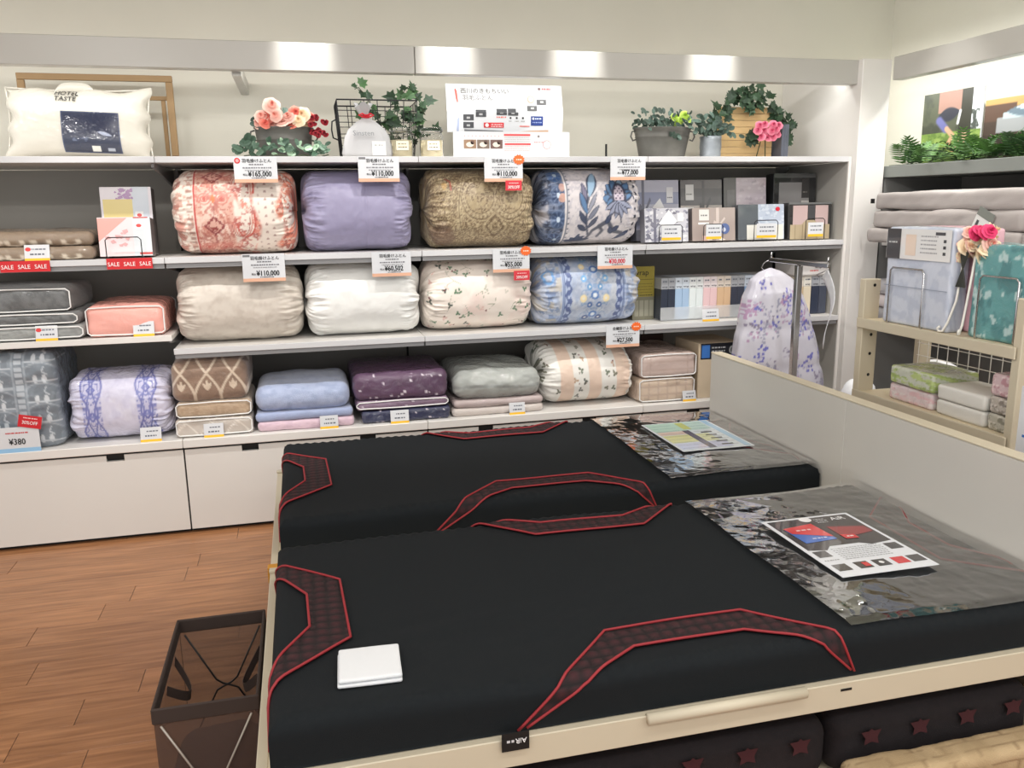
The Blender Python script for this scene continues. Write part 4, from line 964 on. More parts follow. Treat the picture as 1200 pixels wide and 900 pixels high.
# ------------------------------------------------------------------ plants
def leaf_mesh(name, out, col, col2, fold=.25, cup=.1):
    n = len(out); V = [(0, .45, 0)]+[(x, y, abs(x)*fold-cup*(y-.5)**2) for x, y in out]
    mb = MB(); cs = [np.array(col, float)]+[np.array(col2 if i % 2 else col, float) for i in range(n)]
    mb.add(V, [(0, 1+i, 1+(i+1) % n) for i in range(n)], np.array(cs)); me = mb.mesh(name, smooth=False); me.materials.append(MATS['leaf_vc']); return me
IVY = [(0, 0), (.18, -.1), (.3, .05), (.55, .12), (.34, .36), (.4, .62), (.16, .62), (0, 1.05), (-.16, .62), (-.4, .62), (-.34, .36), (-.55, .12), (-.3, .05), (-.18, -.1)]
OVAL = [(.5*math.sin(k*PI/5)*.6, .5-.5*math.cos(k*PI/5)) for k in range(10)]
ivy_m = [leaf_mesh('leaf', IVY, (38, 62, 40), (56, 84, 54)), leaf_mesh('leaf', IVY, (28, 48, 32), (44, 70, 44)), leaf_mesh('leaf', IVY, (52, 84, 48), (76, 110, 66))]
euc_m = [leaf_mesh('leaf', OVAL, (70, 96, 80), (92, 118, 98)), leaf_mesh('leaf', OVAL, (52, 78, 62), (66, 92, 74)), leaf_mesh('leaf', OVAL, (150, 182, 152), (176, 202, 176))]
drk_m = [leaf_mesh('leaf', OVAL, (54, 72, 62), (66, 88, 76)), leaf_mesh('leaf', OVAL, (42, 58, 50), (58, 78, 66)), leaf_mesh('leaf', OVAL, (80, 102, 92), (96, 118, 108))]
def leaf(parent, meshes, p, size, r, face=.9, name='leaf'):
    o = bpy.data.objects.new(name, r.choice(meshes)); COL.objects.link(o); o.parent = parent
    o.location = Vector(p)-parent.location
    o.rotation_euler = (PI/2-r.uniform(-.2, .9)*face, r.uniform(-3.1, 3.1), r.uniform(-.6, .6)); o.rotation_mode = 'ZYX' if 0 else 'XYZ'
    # leaf lies in its XY plane: stand it up towards the room, spin it in that plane
    e = Matrix.Rotation(r.uniform(-.7, .7), 4, 'Z') @ Matrix.Rotation(PI/2-r.uniform(-.3, .8), 4, 'X') @ Matrix.Rotation(r.uniform(-2.6, 2.6), 4, 'Z')
    o.rotation_euler = e.to_euler(); o.scale = (size,)*3; return o
def vine(parent, pts, meshes, n, size, seed, spread=.02, stem=(60, 70, 44)):
    r = random.Random(seed); P = [np.array(p, float) for p in pts]
    MB().tube(P, .0022, 5).build('vine', mat('stem_green', stem, .6), parent, True)
    for k in range(n):
        f = (k+.5)/n*(len(P)-1); i = min(int(f), len(P)-2); q = P[i]+(P[i+1]-P[i])*(f-i)
        q = q+np.array([r.uniform(-1, 1)*spread, r.uniform(-1, .4)*spread, r.uniform(-1, 1)*spread])
        leaf(parent, meshes, q, size*r.uniform(.7, 1.25), r)
def rose_mesh(name, c_in, c_out, layers=4, seed=1):
    r = random.Random(seed); mb = MB()
    for l in range(layers):
        n = 3+l; rad = .22+.26*l
        for k in range(n):
            a0 = 2*PI*k/n+l*.6+r.uniform(-.15, .15); hw = PI/n*1.25; P = []; C = []
            for iu in range(4):
                u = iu/3; row = []; cr = []
                for iv in range(6):
                    v = iv/5*2-1; an = a0+v*hw
                    rr = rad*(.35+.65*u**.7)*(1+.06*math.cos(v*PI))+.1*u*u*l*.5
                    z = .62-.16*l+u*(.42-.04*l)*(1-.35*v*v)-.12*u*u*l
                    row.append((rr*math.cos(an), rr*math.sin(an), z)); f = (l+u)/(layers); cr.append(np.array(c_in)*(1-f)+np.array(c_out)*f)
                P.append(row); C.append(cr)
            mb.grid(np.array(P), np.array(C))
    mb.lathe([(0, -.2), (.4, -.1), (.6, .1), (.3, .2), (0, .25)], n=8, col=c_in)
    me = mb.mesh(name, smooth=True); me.materials.append(MATS['petal_vc']); return me
ros = dict(pink=rose_mesh('rose', (222, 142, 128), (246, 208, 194)), coral=rose_mesh('rose', (206, 88, 76), (236, 140, 122), seed=2), cream=rose_mesh('rose', (230, 190, 150), (248, 232, 200), seed=3),
           red=rose_mesh('blossom', (96, 10, 22), (160, 26, 40), 3, 4), hot=rose_mesh('rose', (190, 60, 96), (236, 138, 160), seed=5), green=rose_mesh('blossom', (150, 190, 50), (200, 224, 110), 4, 6), magenta=rose_mesh('rose', (200, 30, 90), (236, 70, 120), seed=7))
def rose(parent, kind, p, size, r, name='rose'):
    o = bpy.data.objects.new(name, ros[kind]); COL.objects.link(o); o.parent = parent; o.location = Vector(p)-parent.location
    o.rotation_euler = (1.15+r.uniform(-.5, .4), r.uniform(-.5, .5), r.uniform(-.5, .5)); o.scale = (size*.66,)*3; return o
def bucket(t, cx, cy, z, r0, r1, h, ex, ey, m, handles=True, bands=(.6,)):
    prof = [(0, 0), (r0, 0)]+[(r0+(r1-r0)*f, h*f) for f in (.1, .3, .56)]
    for f in bands: rr = r0+(r1-r0)*f; prof += [(rr, h*(f-.02)), (rr+.004, h*f), (rr, h*(f+.02))]
    prof += [(r1, h*.96), (r1+.006, h*.97), (r1+.006, h), (r1-.004, h), (r1-.012, h*.86), (0, h*.86)]
    MB().lathe(prof, (cx, cy, z), 32, ex=ex, ey=ey).build('pail', MATS[m], t, True)
    if handles:
        for sg in (-1, 1):
            xb = cx+sg*r1*ex; zt = z+h*.9
            MB().tube([(xb, cy-.01, zt), (xb+sg*.018, cy-.01, zt-.005), (xb+sg*.024, cy-.01, zt-.03), (xb+sg*.012, cy-.01, zt-.052), (xb-sg*.006, cy-.01, zt-.045)], .0045, 7).build('handle', MATS[m], t, True)
r = random.Random(11)
ZT = Z1+.0005
t = thing('flower_pail', 'dark oval metal pail of pink and red artificial roses', 'planter', (.573, .3, ZT))
bucket(t, .573, .3, ZT, .125, .14, .155, 1., .62, 'galvanized')
for dx, dz, kd, sz in ((-.05, .25, 'pink', .058), (-.1, .2, 'pink', .046), (-.075, .2, 'coral', .046), (-.03, .205, 'pink', .046), (-.06, .17, 'pink', .05), (.0, .17, 'pink', .044), (.03, .195, 'pink', .05), (.06, .22, 'coral', .044), (.095, .21, 'cream', .054), (.105, .175, 'cream', .048), (.05, .165, 'coral', .042), (.125, .2, 'coral', .044), (-.115, .175, 'pink', .044), (-.02, .165, 'pink', .044), (.075, .18, 'cream', .044), (-.09, .165, 'coral', .04)):
    rose(t, kd, (.573+dx, .235+r.uniform(-.025, .03), ZT+dz), sz, r)
for k in range(20):
    rose(t, 'red', (.735+r.uniform(-.035, .05), .24+r.uniform(-.02, .03), ZT+.165+r.uniform(-.055, .04)), .026, r, 'blossom')
for k in range(14): leaf(t, drk_m, (.573+r.uniform(-.12, .1), .27, ZT+r.uniform(.15, .22)), .05*r.uniform(.7, 1.1), r)
g = thing('leaf_garland', 'green leaf garland lying around the rose pail', 'plant', (.573, .17, ZT))
MB().tube([(.38+.04*k, .17+.02*math.sin(k), ZT+.012+.006*math.sin(k*2)) for k in range(11)], .003, 6).build('vine', MATS.get('stem_green') or mat('stem_green', (60, 70, 44), .6), g, True)
for k in range(80):
    x = .37+.41*r.random(); leaf(g, euc_m[:2] if r.random() < .6 or x < .5 or x > .72 else euc_m[2:], (x, .17+r.uniform(-.05, .03), ZT+.02+r.random()*.055*(1-abs(x-.56)*1.2)), .038*r.uniform(.7, 1.2), r)
for k in range(10): leaf(g, euc_m[:2], (.36+.05*r.random(), .18, ZT+.03+r.random()*.06), .055, r)
# wire basket with ivy
t = thing('wire_basket', 'black wire basket holding trailing ivy', 'basket', (1.03, .36, ZT))
bxa, bxb, bya, byb, bh = .835, 1.235, .22, .50, .285
def wire(pts, rr=.0022, nm='wire', cl=False): MB().tube(pts, rr, 5, closed=cl).build(nm, MATS['dark_wire'], t, True)
fl = .02
for f, rr in ((1., .0038), (.82, .002), (.62, .002), (.42, .002), (.22, .002), (.02, .003)):
    d = fl*(1-f); z = ZT+.003+(bh-.003)*f
    wire([(bxa+d, bya+d, z), (bxb-d, bya+d, z), (bxb-d, byb-d, z), (bxa+d, byb-d, z)], rr, 'rim_wire' if f == 1 else 'wire', True)
for k in range(7):
    x = bxa+(bxb-bxa)*k/6; xi = bxa+fl+(bxb-bxa-2*fl)*k/6
    for y, yi in ((bya, bya+fl), (byb, byb-fl)): wire([(x, y, ZT+bh), (xi, yi, ZT+.004)])
for k in range(1, 5):
    y = bya+(byb-bya)*k/5
    for x, xi in ((bxa, bxa+fl), (bxb, bxb-fl)): wire([(x, y, ZT+bh), (xi, y, ZT+.004)])
wire([(bxa-.002, .33, ZT+.2), (bxa-.022, .33, ZT+.19), (bxa-.026, .33, ZT+.15), (bxa-.02, .33, ZT+.11), (bxa+.004, .33, ZT+.1)], .004, 'handle')
t = thing('ivy_plant', 'trailing green ivy in the black wire basket', 'plant', (1.08, .36, ZT+.03))
vine(t, [(1.08, .36, ZT+.03), (1.05, .34, ZT+.2), (1.0, .3, ZT+.3), (.95, .27, ZT+.35), (.93, .26, ZT+.34)], ivy_m, 7, .05, 3)
vine(t, [(1.08, .36, ZT+.03), (1.05, .3, ZT+.22), (.99, .22, ZT+.28), (.965, .2, ZT+.22), (.97, .2, ZT+.17)], ivy_m, 7, .055, 4)
vine(t, [(1.1, .36, ZT+.03), (1.12, .34, ZT+.2), (1.16, .32, ZT+.31), (1.2, .3, ZT+.36), (1.25, .28, ZT+.3), (1.28, .26, ZT+.22)], ivy_m, 22, .058, 5, .03)
vine(t, [(1.1, .36, ZT+.03), (1.16, .3, ZT+.18), (1.22, .27, ZT+.24), (1.26, .26, ZT+.14)], ivy_m, 18, .058, 6, .035)
vine(t, [(1.05, .33, ZT+.03), (1.04, .28, ZT+.16), (1.08, .24, ZT+.19), (1.14, .23, ZT+.18)], ivy_m, 14, .055, 7, .03)
vine(t, [(1.2, .3, ZT+.03), (1.25, .28, ZT+.12), (1.32, .26, ZT+.155)], ivy_m, 8, .05, 8, .02)
# pouch
t = thing('drawstring_pouch', 'white translucent pouch tied with red ribbon', 'pouch', (.968, .12, ZT))
th = np.linspace(0, 2*PI, 48, endpoint=False); prof = [(0, .001), (.118, .001), (.122, .02), (.117, .06), (.106, .1), (.085, .135), (.05, .165), (.02, .185), (.012, .193), (.012, .2), (.022, .215), (.042, .25)]
G = np.array([[(.968+rr*math.cos(a)*(1+(.07*math.sin(a*7+z*30)+.06*math.sin(a*13))*(.3+z*4)*(z > .01))-.012*(z > .2), .12+rr*.55*math.sin(a)*(1+.1*math.sin(a*5)*z*4), ZT+z+(.012*math.sin(a*3) if z > .21 else 0)) for a in th] for rr, z in prof])
MB().grid(G, wrapv=True).build('pouch_body', mat('sheer_white', (186, 186, 188), .8), t, True)
MB().lathe([(.0135, .186), (.018, .19), (.018, .2), (.0135, .204)], (.968, .12, ZT), 14).build('ribbon', mat('ribbon_red', (214, 40, 56), .45), t, True)
for sg in (-1, 1): MB().tube([(.968, .105, ZT+.196), (.968+sg*.02, .098, ZT+.206), (.968+sg*.036, .1, ZT+.2), (.968+sg*.02, .1, ZT+.192), (.968, .105, ZT+.196)], .005, 6).build('bow_loop', MATS['ribbon_red'], t, True)
p = Print((.895, .044, ZT+.1), (1, 0, 0), (0, .16, 1)); p.text('Sinsten', 0, 0, .034, (128, 132, 136), 1, .0, 1.05); p.build('lettering', t)
p = Print((.985, .05, ZT+.008), (1, 0, 0), (0, .02, 1)); p.rect(0, 0, .066, .066, (222, 222, 222)); p.rect(.005, .005, .061, .061, (240, 240, 238), 2); p.dashes(.012, .054, .045, .005, (150, 150, 150), 3, 2)
for k in range(3): p.disc(.015+.017*k, .018, .009, (252, 252, 252), 3)
p.build('sewn_label', t)
# candle jars
for cx, lab in ((1.137, 'clear lidded candle jar next to the white pouch'), (1.292, 'clear lidded candle jar next to the folded poster')):
    t = thing('candle_jar', lab, 'jar', (cx, .15, ZT), group='candle jars')
    MB().lathe([(0, 0), (.056, 0), (.06, .008), (.06, .105), (.052, .118), (.052, .124), (.05, .124), (.05, .118), (.057, .104), (.057, .01), (.053, .004), (0, .004)], (cx, .15, ZT), 28).build('glass_jar', MATS['glass'], t, True)
    MB().lathe([(0, .005), (.055, .005), (.0555, .085), (0, .085)], (cx, .15, ZT), 28).build('wax_fill', MATS['wax'], t, True)
    MB().lathe([(.0, .125), (.055, .125), (.058, .13), (.056, .142), (.03, .15), (.0, .151)], (cx, .15, ZT), 28).build('lid', MATS['glass'], t, True)
    p = Print((cx-.034, .0885, ZT+.032), (1, 0, 0), (0, 0, 1)); p.rect(0, 0, .068, .05, (150, 140, 116)); p.rect(.003, .003, .065, .047, (238, 230, 204), 2); p.dashes(.012, .056, .03, .005, (140, 126, 100), 3, 2); p.dashes(.012, .056, .015, .005, (110, 98, 80), 3, 4); p.build('paper_label', t)
# folded poster standing on the top shelf
t = thing('folded_poster', 'white printed poster board folded across the middle', 'poster', (1.71, .3, ZT))
a = np.array((1.40, .30, ZT+.14)); U = np.array((1., 0, 0)); hv = .103
v1 = np.array((0, -.10, 1.)); v1 /= np.linalg.norm(v1); v2 = np.array((0, .22, 1.)); v2 /= np.linalg.norm(v2)
b0 = a; b1 = a+v1*hv; b2 = b1+v2*.145
MB().grid(np.array([[b0, b1, b2], [b0+U*.63, b1+U*.63, b2+U*.63]])).build('board', MATS['paper_white'], t, solid=.003)
p = Print(b1, U, v2); p.eps = .0016; k_ = (70, 72, 76)
p.text('西川のきもちいい', .075, .098, .03, (110, 104, 98), 2, 0, 1.1); p.text('羽毛ふとん', .085, .062, .03, (110, 104, 98), 2, 0, 1.1)
p.poly([(.046, .115), (.052, .12), (.058, .105), (.062, .05), (.056, .045), (.05, .07)], (236, 96, 84), 2); p.disc(.505, .125, .007, (120, 90, 90), 2); p.dashes(.52, .575, .121, .008, (226, 120, 120), 2, 3)
for x, y in ((.085, -.016), (.152, -.004), (.262, -.002), (.326, .0), (.432, .01), (.487, .044)):
    if y < .02: pass
p.rect(.432, .006, .487, .034, (92, 92, 94), 2); p.rect(.452, .016, .47, .026, (190, 190, 190), 3); p.rect(.487, .04, .54, .068, (92, 92, 94), 2); p.rect(.506, .05, .524, .06, (200, 200, 200), 3)
p.rect(.264, -.0, .32, .016, k_, 2); p.rect(.326, 0, .37, .018, k_, 2); p.rect(.152, 0, .208, .01, k_, 2); p.disc(.455, .068, .02, (222, 180, 160), 2, 16); p.disc(.455, .068, .014, (246, 236, 230), 3, 16); p.build('upper_print', t)
p = Print(b0, U, v1); p.eps = .0016
for x, y, w_ in ((.085, .06, .056), (.152, .078, .056), (.085, .022, .056), (.264, .088, .056), (.326, .086, .056)):
    p.rect(x, y, x+w_, min(y+.03, .1028), k_, 2); p.rect(x+.018, y+.008, x+.036, min(y+.018, .1), (176, 176, 178), 3)
p.rect(.195, .024, .304, .05, (214, 46, 54), 2); p.disc(.212, .037, .01, (250, 230, 230), 3); p.dashes(.235, .296, .038, .005, (246, 200, 200), 3, 2); p.dashes(.235, .296, .028, .005, (246, 200, 200), 3, 5)
p.rect(.452, .036, .52, .084, (40, 62, 130), 2); p.disc(.465, .072, .006, (230, 236, 250), 3); p.dashes(.475, .512, .068, .007, (210, 220, 244), 3, 3); p.dashes(.462, .512, .05, .005, (150, 166, 214), 3, 3)
for k in range(3): p.disc(.34+.034*k, .074, .0055, (30, 30, 32), 2); p.dashes(.33+.034*k, .35+.034*k, .056, .004, (150, 150, 150), 2, k)
p.dashes(.264, .32, .074, .007, (226, 120, 110), 2, 3); p.rect(.39, .03, .445, .035, (226, 110, 100), 2)
p.poly([(.05, .0), (.06, .0), (.066, .07), (.058, .075), (.052, .06)], (166, 176, 206), 2); p.poly([(.09, .006), (.3, .004), (.3, .009), (.09, .016)], (120, 122, 126), 2); p.poly([(.38, .004), (.55, .004), (.55, .014), (.45, .01)], (206, 170, 140), 2); p.build('lower_print', t)
MB().box(1.56, 1.6, .31, .33, ZT, ZT+.16).box(1.84, 1.88, .31, .33, ZT, ZT+.16).build('support_leg', MATS['paper_white'], t)
t = thing('leaflet_holder', 'white landscape leaflet with three photos below the folded poster', 'poster', (1.72, .19, ZT))
MB().box(1.41, 2.035, .19, .194, ZT, ZT+.135).build('board', MATS['paper_white'], t)
p = Print((1.41, .19, ZT), (1, 0, 0), (0, 0, 1)); p.eps = .0012
for k in range(10): p.text('—' if 0 else '・', .05+.02*k, .105, .02, (226, 130, 120), 1)
for k, c_ in enumerate(((150, 120, 96), (120, 104, 92), (110, 84, 78))):
    p.rect(.055+.07*k, .05, .12+.07*k, .094, c_, 1); p.disc(.087+.07*k, .07, .02, (226, 214, 200), 2, 12, .013); p.disc(.1+.07*k, .08, .01, (90, 66, 60), 2)
p.rect(.268, .114, .41, .123, (226, 76, 76), 1); p.rect(.272, .068, .412, .077, (226, 76, 76), 1)
for k in range(3): p.dashes(.27, .41, .104-.01*k, .004, (190, 190, 190), 1, k); p.dashes(.27, .41, .058-.01*k, .004, (230, 180, 180), 1, k+4)
p.dashes(.43, .49, .08, .005, (220, 150, 150), 1, 5); p.disc(.5, .07, .022, (226, 130, 130), 1, 16); p.disc(.5, .07, .019, (250, 244, 242), 2, 16); p.disc(.455, .112, .006, (130, 120, 120), 1); p.build('printed_layout', t)
tag(MB().box(2.238, 2.25, .18, .21, ZT, ZT+.008).tube([(2.244, .195, ZT+.006), (2.244, .195, ZT+.075)], .006, 8).build('cable_stub', MATS['black']), 'short black upright peg on the top shelf', 'peg')
# oval pail with herbs
t = thing('flower_pail', 'grey oval metal pail of small leafy greens and lime flowers', 'planter', (2.592, .25, ZT))
bucket(t, 2.592, .25, ZT, .13, .165, .165, 1., .62, 'galvanized', True, (.7,))
for k in range(120):
    x = 2.592+r.uniform(-.17, .15); leaf(t, drk_m, (x, .25+r.uniform(-.09, .03), ZT+.155+r.random()*.09), .035*r.uniform(.7, 1.2), r)
for k in range(12): leaf(t, drk_m, (2.592+r.uniform(-.02, .06), .15, ZT+.14-r.random()*.05), .03, r)
for dx, dz, sz in ((.04, .215, .034), (.075, .2, .03), (.1, .225, .036), (.12, .205, .032), (.055, .19, .028)): rose(t, 'green', (2.592+dx, .19, ZT+dz), sz, r, 'blossom')
t = thing('metal_cup', 'small galvanized cylinder pot with grey green sprigs', 'planter', (2.86, .2, ZT))
MB().lathe([(0, 0), (.056, 0), (.058, .02), (.057, .04), (.06, .06), (.058, .1), (.06, .118), (.055, .118), (.053, .09), (0, .09)], (2.86, .2, ZT), 24).build('pot', MATS['galv_light'], t, True)
for k in range(85):
    x = 2.86+r.gauss(0, .055); leaf(t, drk_m, (x, .2+r.uniform(-.06, .03), ZT+.115+r.random()*.13*(1-abs(x-2.86)*4)), .04*r.uniform(.7, 1.2), r)
# wooden crate board with ivy and roses
t = thing('crate_board', 'light wooden slatted board with pink rose picture', 'board', (3.16, .35, ZT))
for k in range(8): MB().box(2.99, 3.33, .35, .365, ZT+k*.037, ZT+.0355+k*.037, b=.0015).build('slat', mat('pine', (206, 174, 124), .6, noise=.12, nscale=10), t)
MB().box(2.99, 3.02, .366, .38, ZT, ZT+.296).box(3.30, 3.33, .366, .38, ZT, ZT+.296).build('batten', MATS['pine'], t)
tag(MB().box(3.345, 3.362, .27, .45, ZT, ZT+.19, b=.002).box(3.3625, 3.39, .27, .45, ZT, ZT+.195, b=.002).build('picture_book', mat('slate_cover', (92, 96, 108), .5)), 'dark slate book standing beside the wooden board', 'book')
t = thing('rose_spray', 'pink roses with dark leaves leaning on the wooden board', 'flowers', (3.24, .29, ZT))
MB().tube([(3.2, .3, ZT), (3.22, .29, ZT+.1)], .003, 6).tube([(3.26, .3, ZT), (3.25, .29, ZT+.12)], .003, 6).build('stem', mat('stem_green', (60, 70, 44), .6), t, True)
for dx, dz in ((-.04, .155), (.0, .16), (.035, .155), (.06, .165), (-.02, .12), (.015, .115), (.05, .125), (.075, .14), (0, .19), (.045, .19), (.08, .185), (-.03, .185), (.025, .14)): rose(t, 'hot', (3.23+dx*1.1, .28-r.random()*.02, ZT+dz), .034, r)
for dx, dz in ((-.09, .12), (-.06, .14), (-.07, .1), (-.1, .09)): leaf(t, ivy_m[1:2], (3.225+dx, .28, ZT+dz), .07, r)
t = thing('ivy_plant', 'ivy garland draped over the wooden board', 'plant', (3.2, .33, ZT))
vine(t, [(2.93, .3, ZT+.1), (2.94, .3, ZT+.22), (3.0, .31, ZT+.31), (3.1, .33, ZT+.34), (3.22, .33, ZT+.33), (3.33, .33, ZT+.28), (3.38, .32, ZT+.2), (3.4, .31, ZT+.1)], ivy_m[:2], 60, .062, 21, .035)
vine(t, [(3.05, .31, ZT+.33), (3.14, .3, ZT+.37), (3.24, .3, ZT+.37)], ivy_m[:2], 14, .06, 22, .025)
vine(t, [(3.12, .33, ZT+.34), (3.16, .31, ZT+.27), (3.2, .3, ZT+.29)], ivy_m[:2], 10, .06, 23, .02)
vine(t, [(3.36, .32, ZT+.25), (3.42, .31, ZT+.19), (3.45, .3, ZT+.2)], ivy_m[:2], 9, .05, 24, .02)
# pillow and wooden frame
t = thing('wooden_frame', 'tan wooden double frame behind the white pillow', 'frame', (-.3, .5, ZT))
for a in ((-.66, .045, 2.205, 2.235), (-.66, .045, ZT, ZT+.03)): MB().box(a[0], a[1], .50, .52, a[2], a[3], b=.002).build('rail', MATS['tan_frame'], t)
for a in (.012, -.66): MB().box(a, a+.033, .50, .52, ZT+.031, 2.204, b=.002).build('stile', MATS['tan_frame'], t)
MB().box(-.62, .010, .53, .545, 2.12, 2.14, b=.002).build('inner_rail', MATS['tan_frame'], t); MB().box(-.02, .0, .53, .545, ZT, 2.119, b=.002).build('inner_stile', MATS['tan_frame'], t)
t = thing('boxed_pillow', 'large white pillow in a clear bag with navy label', 'pillow', (-.355, .25, ZT))
n = 70; u = np.linspace(-1, 1, n); U_, V_ = np.meshgrid(u, u, indexing='ij')
for side in (-1, 1):
    th_ = .105*((1-np.abs(U_)**3.5)**.6)*((1-np.abs(V_)**3.)**.6)
    X = -.355+.315*U_*(1-.05*(1-V_**2))+.012*np.sin(V_*9)*np.abs(U_)**6; Zz = ZT+.165+.165*V_*(1-.07*(1-U_**2))+.01*np.sin(U_*8)*np.abs(V_)**6*(V_ > 0)
    Yy = .25+side*th_+side*.006*(fbm(U_*3+V_+5, V_*3+9, 3)-.5)+.10*(V_+1)*.5*1.
    G = np.stack([X, Yy, Zz], -1)
    MB().grid(G if side > 0 else G[::-1]).build('pillow_face', mat('pillow_white', (212, 207, 196), .55, coat=.6, crough=.1, crinkle=.4), t, True)
MB().tube([(-.355+.315*x*(1-.05*(1-y*y)), .25+.05*(y+1), ZT+.165+.165*y*(1-.07*(1-x*x))) for x, y in [(f, 1) for f in np.linspace(-1, 1, 16)]+[(1, f) for f in np.linspace(1, -1, 10)]+[(f, -1) for f in np.linspace(1, -1, 16)]+[(-1, f) for f in np.linspace(-1, 1, 10)]], .004, 6, closed=True).build('seam', MATS['pillow_white'], t, True)
MB().grid(np.array([[(-.46+.18*f, .33+.004, ZT+.31+h*(.045*(1-(2*f-1)**4))) for h in (0, 1)] for f in np.linspace(0, 1, 14)])).build('carry_handle', MATS['pillow_white'], t, True, solid=.003)
def pil_y(x, z):
    v = np.clip((z-ZT-.165)/.165, -.98, .98); u_ = np.clip((x+.355)/.315, -.98, .98)
    v = np.clip(v/(1-.07*(1-u_**2)), -.98, .98); u_ = np.clip(u_/(1-.05*(1-v**2)), -.98, .98)
    return .25-.105*((1-np.abs(u_)**3.5)**.6)*((1-np.abs(v)**3.)**.6)+.05*(v+1)
def drape(p, lift):
    for k, v in enumerate(p.mb.V):
        base = (v-p.o)@p.nrm
        v[:, 1] = pil_y(v[:, 0], v[:, 2])-lift-base
for tx, ox, oy in (('HOTEL', -.02, .02), ('TASTE', -.015, -.008)):
    p = Print((-.43, 0, ZT+.272), (1, 0, -.04), (.04, 0, 1)); p.text(tx, ox, oy, .03, (40, 40, 44), 1, .03, 1.1); drape(p, .006); p.build('lettering', t)
gx, gz = np.meshgrid(np.linspace(0, .245, 90), np.linspace(0, .185, 70), indexing='ij'); P = Paint(gx, gz, (34, 42, 68))
P.mix((gx < .004)+(gx > .241)+(gz < .004)+(gz > .181)*1., (70, 80, 110)); P.mix((gx > .12)*(gx < .155)*(gz > .006)*(gz < .032)*1., (226, 226, 220)); P.mix((gx > .185)*(gx < .215)*(gz > .01)*(gz < .024)*1., (170, 176, 190))
P.leaf(.15, .095, .21, .078, .008, (160, 168, 190)); P.mix(sst(.55, .7, fbm(gx*40, gz*40, 4))*(gz < .1)*(gz > .05)*(gx > .03)*(gx < .14), (110, 120, 146), .8)
WX = -.41+gx-.03*gz; WZ = ZT+.03+gz-.03*gx
MB().grid(np.stack([WX, pil_y(WX, WZ)-.005, WZ], -1), P.c).build('navy_label', mat('label_gloss', vc=True, rough=.3, coat=1., crough=.06, crinkle=.3), t, True)
# ------------------------------------------------------------------ sheet packs on the upper shelf
def pack(label, x0, x1, y0, z0, h, d, col, fn, lean=.1, group=None, m='kraft', cat='bedding pack', name='sheet_pack', gloss=True):
    t = thing(name, label, cat, ((x0+x1)/2, y0, z0), group=group); w_ = x1-x0
    MB().box(x0, x1, y0, y0+d, z0, z0+h, col, b=.004).build('package', mat('pack_vc', vc=True, rough=.4, coat=.6, crough=.1), t)
    p = Print((x0, y0, z0), (1, 0, 0), (0, 0, 1)); fn(p, w_, h); p.build('printed_front', t, MATS['print_gloss'] if gloss else None)
    t.rotation_euler = (-lean, 0, 0); t.location.z += math.sin(lean)*d+.0005; return t
def noisebits(p, x0, y0, x1, y1, cols, n, s_, l=2, seed=1):
    r = random.Random(seed)
    for k in range(n):
        x, y = r.uniform(x0, x1), r.uniform(y0, y1); a = r.uniform(0, 6.3); q = s_*r.uniform(.6, 1.4)
        p.poly([(min(max(x+q*math.cos(a+b), x0), x1), min(max(y+q*math.sin(a+b)*.7, y0), y1)) for b in (0, 1.4, 2.6, 4.2)], r.choice(cols), l+.9*k/n)
def ribbon(p, x, h, w_, col, kx): p.rect(x, 0, x+w_, h, col, 3); p.poly([(x-.012, h*.62), (x+w_, h*.52), (x+w_*.6, h*.38), (x-.02, h*.5)], col, 4); p.poly([(x+w_, h*.5), (x+.05, h*.72), (x+.056, h*.66), (x+w_, h*.42)], col, 4)
def f1b(p, w_, h): 
    for k, c_ in enumerate(((196, 196, 210), (168, 172, 196), (186, 188, 206), (150, 156, 184), (190, 190, 206))): p.rect(.0, h*.2*k, w_, h*.2*(k+1), c_)
    ribbon(p, .035, h, .016, (110, 112, 132), 0); p.poly([(.1, h*.55), (.145, h*.7), (.175, h*.52), (.135, h*.38)], (238, 238, 240), 4); p.rect(.185, h*.62, .225, h*.88, (226, 226, 230), 4); p.dashes(.19, .22, h*.7, .006, (90, 90, 110), 5, 3)
def f1f(p, w_, h):
    p.rect(0, 0, w_, h, (196, 196, 204)); noisebits(p, 0, 0, w_, h, ((150, 150, 166), (120, 120, 136), (222, 222, 226)), 90, .012, 2, 3); ribbon(p, .05, h, .016, (120, 120, 136), 0)
    p.poly([(.08, h*.55), (.14, h*.95), (.19, h*.6), (.14, h*.4)], (240, 240, 240), 5); p.rect(.19, h*.6, .225, h*.85, (232, 232, 232), 5)
def f2b(p, w_, h):
    for k, c_ in enumerate(((170, 160, 158), (96, 96, 102), (150, 148, 150), (190, 182, 178), (98, 98, 104), (92, 92, 98), (108, 106, 110))): p.rect(0, h*k/7, w_, h*(k+1)/7, c_)
    ribbon(p, w_*.52, h, .014, (86, 86, 92), 0); p.rect(.03, h*.66, .08, h*.92, (216, 216, 216), 4); p.dashes(.035, .075, h*.75, .006, (110, 110, 110), 5, 3); p.rect(.02, h*.48, .08, h*.54, (230, 230, 230), 4)
def f2f(p, w_, h):
    p.rect(0, 0, w_, h, (170, 156, 150)); p.rect(0, 0, w_*.4, h, (162, 148, 142), 2); ribbon(p, w_*.55, h, .018, (206, 192, 186), 0); p.rect(.04, h*.62, .1, h*.95, (222, 220, 216), 4); p.dashes(.05, .09, h*.75, .008, (120, 120, 120), 5, 3); p.rect(.035, h*.5, .1, h*.56, (236, 234, 230), 4); p.disc(w_*.75, h*.36, .03, (92, 110, 160), 4); p.disc(w_*.73, h*.33, .012, (200, 204, 220), 5); noisebits(p, .06, 0, w_*.8, h*.16, ((226, 190, 180), (240, 230, 220)), 14, .02, 4, 4)
